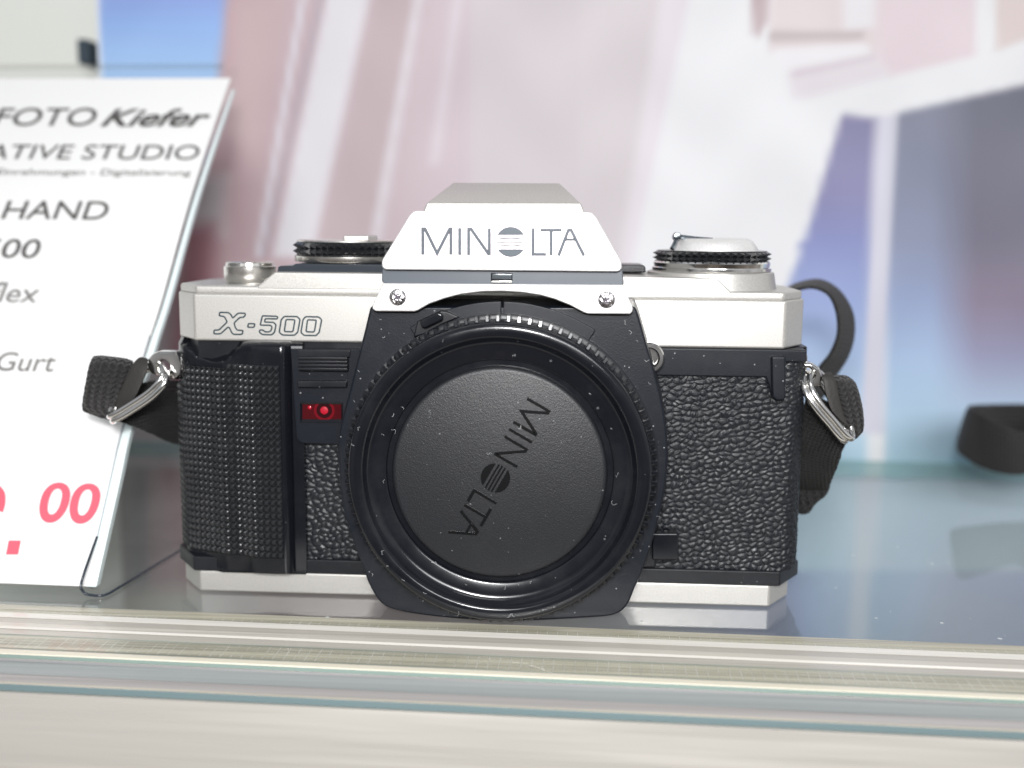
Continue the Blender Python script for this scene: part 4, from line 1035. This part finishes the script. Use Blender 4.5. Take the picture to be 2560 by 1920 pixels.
# fascia: gently bowed face hanging below the ledge
bm = bmesh.new(); rws = []
for k in range(21):
    t = k/20; z = zq-0.05-t*34; v = vend-0.6-1.6*math.sin(t*math.pi*0.9)
    rws.append([bm.verts.new((*from_shelf(U0, v), z)), bm.verts.new((*from_shelf(U1, v), z))])
for a, b in zip(rws, rws[1:]): bm.faces.new((a[0], a[1], b[1], b[0]))
bk_ = [bm.verts.new((*from_shelf(U0, vend+6), zq-0.05)), bm.verts.new((*from_shelf(U1, vend+6), zq-0.05))]
bm.faces.new((rws[0][0], rws[0][1], bk_[1], bk_[0]))
finish('fascia', bm, alu, shelf, smooth=60)

# poster: a printed sheet standing behind the shelf and reaching below it
PV = 168.0
def lerp(a, b, t): return tuple(a[i]+(b[i]-a[i])*t for i in range(3))
def ramp(v, stops):
    if v <= stops[0][0]: return stops[0][1]
    for (a, ca), (b, cb) in zip(stops, stops[1:]):
        if v <= b: return lerp(ca, cb, (v-a)/(b-a))
    return stops[-1][1]
def inside_soft(pts, x, y, soft):
    """signed coverage of a convex/concave outline, softened"""
    n = len(pts); ins = False; dmin = 1e9
    for i in range(n):
        x1, y1 = pts[i-1]; x2, y2 = pts[i]
        if (y1 > y) != (y2 > y) and x < (x2-x1)*(y-y1)/(y2-y1)+x1: ins = not ins
        ex, ey = x2-x1, y2-y1; t = max(0, min(1, ((x-x1)*ex+(y-y1)*ey)/(ex*ex+ey*ey+1e-9)))
        d = math.hypot(x-x1-ex*t, y-y1-ey*t); dmin = min(dmin, d)
    s = dmin if ins else -dmin
    return max(0.0, min(1.0, 0.5+s/(2*soft)))
K1 = lambda pts: [(1560+a/2.212, b/2.212) for a, b in pts]
K0 = lambda pts: [(a/2.212, b/2.212) for a, b in pts]
WHITE = (236, 237, 240)
shapes = [  # outline, colour or colour function, softness
 (K0(((1120, -400), (2600, -400), (2600, 3500), (1100, 3500))), lambda x, y: ramp(x, [(500, (190, 158, 164)), (700, (200, 178, 184)), (950, (205, 188, 194)), (1250, (216, 202, 210)), (1560, (222, 210, 218))]), 12),
 (K0(((1240, 640), (1340, 640), (1290, 960), (1210, 980))), (176, 150, 156), 18),
 (K0(((1120, 980), (1250, 980), (1240, 1300), (1080, 1280))), (204, 196, 200), 26),
 (K0(((1000, 1250), (1180, 1240), (1180, 1900), (900, 2300))), (170, 122, 132), 26),
 (K0(((1300, 0), (1560, 0), (1420, 900), (1260, 700))), (204, 180, 182), 30),
 (K0(((1735, -460), (1770, -460), (1445, 1420), (1410, 1420))), (224, 220, 228), 6),
 (K0(((1770, -60), (1800, -60), (1475, 1420), (1445, 1420))), (186, 172, 182), 6),
 (K0(((1900, -460), (2152, -460), (1735, 1420), (1510, 1420))), (228, 225, 231), 8),
 (K0(((2160, -460), (2420, -460), (2060, 1420), (1745, 1420))), (196, 178, 182), 22),
 (K0(((2300, -60), (2345, -60), (2070, 1500), (2020, 1500))), (226, 222, 228), 12),
 (K0(((2520, -60), (2560, -60), (2420, 900), (2380, 900))), (224, 216, 222), 14),
 (K1(((380, -1200), (7000, -1200), (7000, 1600), (200, 1900), (-60, 1900), (-60, 1700))), (229, 222, 229), 14),
 (K1(((620, -1200), (7000, -1200), (7000, 3000), (-200, 3000), (-60, 1760), (60, 1400))), WHITE, 12),
 (K1(((700, -60), (800, -60), (790, 120), (740, 210), (715, 190))), (190, 170, 174), 7),
 (K1(((820, -60), (1400, -60), (1400, 330), (1340, 250), (800, 290))), (224, 212, 214), 9),
 (K1(((1210, -60), (1390, -60), (1390, 150), (1215, 170))), (234, 232, 236), 10),
 (K1(((800, 170), (1320, 175), (1320, 215), (800, 230))), (192, 180, 182), 8),
 (K1(((820, 270), (1330, 240), (1340, 290), (880, 400))), (238, 236, 240), 8),
 (K1(((1400, -60), (1945, -60), (1945, 310), (1480, 420), (1400, 340))), (227, 212, 218), 9),
 (K1(((900, 395), (1380, 300), (1480, 420), (1000, 550), (930, 545))), (226, 220, 226), 12),
 (K1(((930, 395), (1380, 305), (1380, 325), (930, 425))), (208, 196, 204), 8),
 (K1(((2050, -60), (2300, -60), (2300, 190), (2060, 280))), (220, 206, 204), 9),
 (K1(((1205, 630), (1395, 655), (1370, 1200), (1340, 2600), (760, 2600), (880, 1640), (975, 1400), (965, 1345), (1000, 1330))),
   lambda x, y: ramp(y, [(290, (132, 130, 166)), (480, (136, 134, 176)), (600, (136, 144, 196)), (760, (150, 168, 216)), (900, (172, 196, 232)), (1050, (190, 216, 238)), (1160, (178, 212, 230))]), 9),
 (K1(((1410, 640), (1505, 640), (1450, 1660), (1440, 2400), (1310, 2400), (1345, 1660), (1385, 900))), (214, 213, 228), 7),
 (K1(((1512, 625), (2300, 450), (2900, 330), (6000, -200), (6000, 2700), (1440, 2700), (1455, 1660), (1495, 900))),
   lambda x, y: lerp(ramp(y, [(300, (128, 132, 152)), (600, (136, 144, 172)), (750, (152, 168, 206)), (900, (166, 192, 226)), (1050, (182, 212, 236)), (1160, (170, 206, 224))]),
                     ramp(y, [(250, (108, 110, 126)), (600, (118, 116, 134)), (750, (132, 120, 142)), (880, (150, 150, 182)), (1050, (176, 204, 230)), (1160, (160, 200, 220))]), max(0, min(1, (x-2330)/110))), 9),
 (K0(((-900, -500), (1290, -500), (1215, 380), (1120, 900), (-900, 900))), lambda x, y: ramp(y, [(0, (146, 172, 232)), (60, (150, 184, 240)), (175, (166, 202, 246))]), 12),
 (K0(((-2000, -500), (545, -500), (560, 600), (-2000, 600))), (236, 240, 246), 5),
]
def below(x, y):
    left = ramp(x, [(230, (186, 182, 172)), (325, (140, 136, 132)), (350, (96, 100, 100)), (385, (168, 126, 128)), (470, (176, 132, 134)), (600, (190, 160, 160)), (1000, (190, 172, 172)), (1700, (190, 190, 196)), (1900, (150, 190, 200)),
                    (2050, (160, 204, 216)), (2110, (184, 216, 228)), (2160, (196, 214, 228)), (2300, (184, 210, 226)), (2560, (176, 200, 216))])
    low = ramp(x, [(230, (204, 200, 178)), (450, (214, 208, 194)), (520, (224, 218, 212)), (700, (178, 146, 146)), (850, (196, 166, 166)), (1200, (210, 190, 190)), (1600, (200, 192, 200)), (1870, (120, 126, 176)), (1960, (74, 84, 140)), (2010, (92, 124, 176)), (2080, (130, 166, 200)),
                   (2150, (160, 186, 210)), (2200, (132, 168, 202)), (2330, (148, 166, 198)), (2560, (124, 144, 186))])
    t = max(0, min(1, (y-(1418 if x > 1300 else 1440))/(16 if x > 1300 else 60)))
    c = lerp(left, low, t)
    return lerp(c, (238, 240, 242), 0.5 if x > 1300 else 0.32)  # lower print lightened to make up for weak light and the card's shadow
NXp, NZp = 330, 250
u0p, u1p, z0p, z1p = -400.0, 330.0, -150.0, 235.0
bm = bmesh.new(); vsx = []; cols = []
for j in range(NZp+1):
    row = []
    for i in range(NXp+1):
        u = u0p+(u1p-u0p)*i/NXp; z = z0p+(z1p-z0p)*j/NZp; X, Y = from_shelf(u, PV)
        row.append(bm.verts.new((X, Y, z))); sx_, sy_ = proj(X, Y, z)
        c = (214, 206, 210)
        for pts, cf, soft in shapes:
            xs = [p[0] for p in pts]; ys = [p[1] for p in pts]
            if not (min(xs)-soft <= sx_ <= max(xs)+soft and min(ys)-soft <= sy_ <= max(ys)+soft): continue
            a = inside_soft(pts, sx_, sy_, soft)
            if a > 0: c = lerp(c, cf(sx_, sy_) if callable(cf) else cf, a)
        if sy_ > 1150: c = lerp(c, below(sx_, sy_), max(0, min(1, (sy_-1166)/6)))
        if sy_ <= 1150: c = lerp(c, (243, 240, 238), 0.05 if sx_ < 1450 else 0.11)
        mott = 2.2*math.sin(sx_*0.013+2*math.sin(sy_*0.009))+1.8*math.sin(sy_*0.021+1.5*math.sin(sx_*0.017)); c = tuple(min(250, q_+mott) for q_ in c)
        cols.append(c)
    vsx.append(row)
for j in range(NZp):
    for i in range(NXp):
        if u0p+(u1p-u0p)*i/NXp >= to_shelf(*P3(226, 150, PV)[:2])[0]-1.0:
            bm.faces.new((vsx[j][i], vsx[j][i+1], vsx[j+1][i+1], vsx[j+1][i]))
bm.verts.index_update()
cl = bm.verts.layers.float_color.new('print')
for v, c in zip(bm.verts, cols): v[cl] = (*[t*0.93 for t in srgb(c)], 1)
bmesh.ops.delete(bm, geom=[v for v in bm.verts if not v.link_faces], context='VERTS')
pm = bpy.data.materials.new('poster_print'); pm.use_nodes = True
nt = pm.node_tree; at_ = nt.nodes.new('ShaderNodeVertexColor'); at_.layer_name = 'print'
nt.links.new(at_.outputs['Color'], nt.nodes['Principled BSDF'].inputs['Base Color']); nt.nodes['Principled BSDF'].inputs['Roughness'].default_value = 0.75
nt.nodes['Principled BSDF'].inputs['Specular IOR Level'].default_value = 0.2
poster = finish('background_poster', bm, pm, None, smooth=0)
sol = poster.modifiers.new('t', 'SOLIDIFY'); sol.thickness = 0.003; sol.offset = 1
tag(poster, 'large printed poster in pale mauve, white and blue standing behind the shelf', 'poster')
bm = b_bar(238, 246, -200, 420, -700, 700)
wl = finish('wall', bm, wall_m, None, smooth=0); tag(wl, None, None, kind='structure')
q0 = P(190, 96, 200); q1 = P(221, 160, 200)
clip = finish('wall_clip', b_box(q0[0], q1[0], 200, 236, q1[1], q0[1]), mat('clip_dark', (0.03, 0.05, 0.07), 0.5), None, bevel=1.0)
tag(clip, 'small dark block on the pale wall above the price card', 'clip')

# ------------------------------------------------------------------ light
def area(name, loc, target, sx, sy, power, color):
    l = bpy.data.lights.new(name, 'AREA'); l.shape = 'RECTANGLE'; l.size = sx*MM; l.size_y = sy*MM; l.energy = power; l.color = color
    o = bpy.data.objects.new(name, l); COL.objects.link(o); o.location = [v*MM for v in loc]
    d = Vector(target)-Vector(loc); o.rotation_euler = d.to_track_quat('-Z', 'Y').to_euler(); return o
area('camera_light', (CAM[0]-6, CAM[1]-40, CAM[2]+46), (0, 0, 45), 34, 22, 0.62, (1.0, 0.985, 0.98))
area('ceiling_light', (60, -420, 620), (0, 60, 40), 300, 60, 0.42, (1.0, 0.98, 0.95))
area('front_fill', (180, -1400, 560), (0, 60, 30), 800, 420, 12.5, (0.985, 0.99, 1.0))  # added unseen fill from the front, lights poster and camera alike

w = bpy.data.worlds.new('World'); sc.world = w; w.use_nodes = True
nt = w.node_tree; bg = nt.nodes['Background']; tc = nt.nodes.new('ShaderNodeTexCoord'); sp = nt.nodes.new('ShaderNodeSeparateXYZ')
nt.links.new(tc.outputs['Generated'], sp.inputs[0]); cr = nt.nodes.new('ShaderNodeValToRGB')
mr = nt.nodes.new('ShaderNodeMapRange'); mr.inputs['From Min'].default_value = -1; nt.links.new(sp.outputs['Z'], mr.inputs['Value']); nt.links.new(mr.outputs['Result'], cr.inputs['Fac'])
e = cr.color_ramp.elements; e[0].position = 0.30; e[0].color = (0.20, 0.17, 0.145, 1); e[1].position = 0.80; e[1].color = (0.50, 0.52, 0.55, 1)
k = cr.color_ramp.elements.new(0.5); k.color = (0.46, 0.46, 0.47, 1)
wn = nt.nodes.new('ShaderNodeTexNoise'); wn.inputs['Scale'].default_value = 1.6; wn.inputs['Detail'].default_value = 2; nt.links.new(tc.outputs['Generated'], wn.inputs['Vector'])
wr_ = nt.nodes.new('ShaderNodeMapRange'); wr_.inputs['From Min'].default_value = 0.35; wr_.inputs['From Max'].default_value = 0.65; wr_.inputs['To Min'].default_value = 0.35; wr_.inputs['To Max'].default_value = 1.6
nt.links.new(wn.outputs['Fac'], wr_.inputs['Value']); wm = nt.nodes.new('ShaderNodeVectorMath'); wm.operation = 'SCALE'
nt.links.new(cr.outputs[0], wm.inputs[0]); nt.links.new(wr_.outputs['Result'], wm.inputs['Scale']); nt.links.new(wm.outputs[0], bg.inputs['Color']); bg.inputs['Strength'].default_value = 0.62

# ------------------------------------------------------------------ viewer camera
cd = bpy.data.cameras.new('Camera'); co = bpy.data.objects.new('Camera', cd); COL.objects.link(co); sc.camera = co
cd.sensor_width = 36; cd.lens = 36*F/2560; cd.clip_start = 0.005; cd.clip_end = 20
co.matrix_world = Matrix(((RT[0], UP[0], -fw[0], CAM[0]*MM), (RT[1], UP[1], -fw[1], CAM[1]*MM), (RT[2], UP[2], -fw[2], CAM[2]*MM), (0, 0, 0, 1)))
cd.dof.use_dof = True; cd.dof.focus_distance = 0.222; cd.dof.aperture_fstop = 8.5
for o in bpy.data.objects:
    if 'base' in o.keys(): del o['base']
sc.view_settings.view_transform = 'Standard'; sc.view_settings.look = 'None'; sc.view_settings.exposure = 0.16; sc.view_settings.gamma = 1.0
sc.cycles.caustics_reflective = False; sc.cycles.caustics_refractive = False; sc.cycles.use_denoising = True; sc.cycles.transparent_max_bounces = 16; sc.cycles.max_bounces = 8
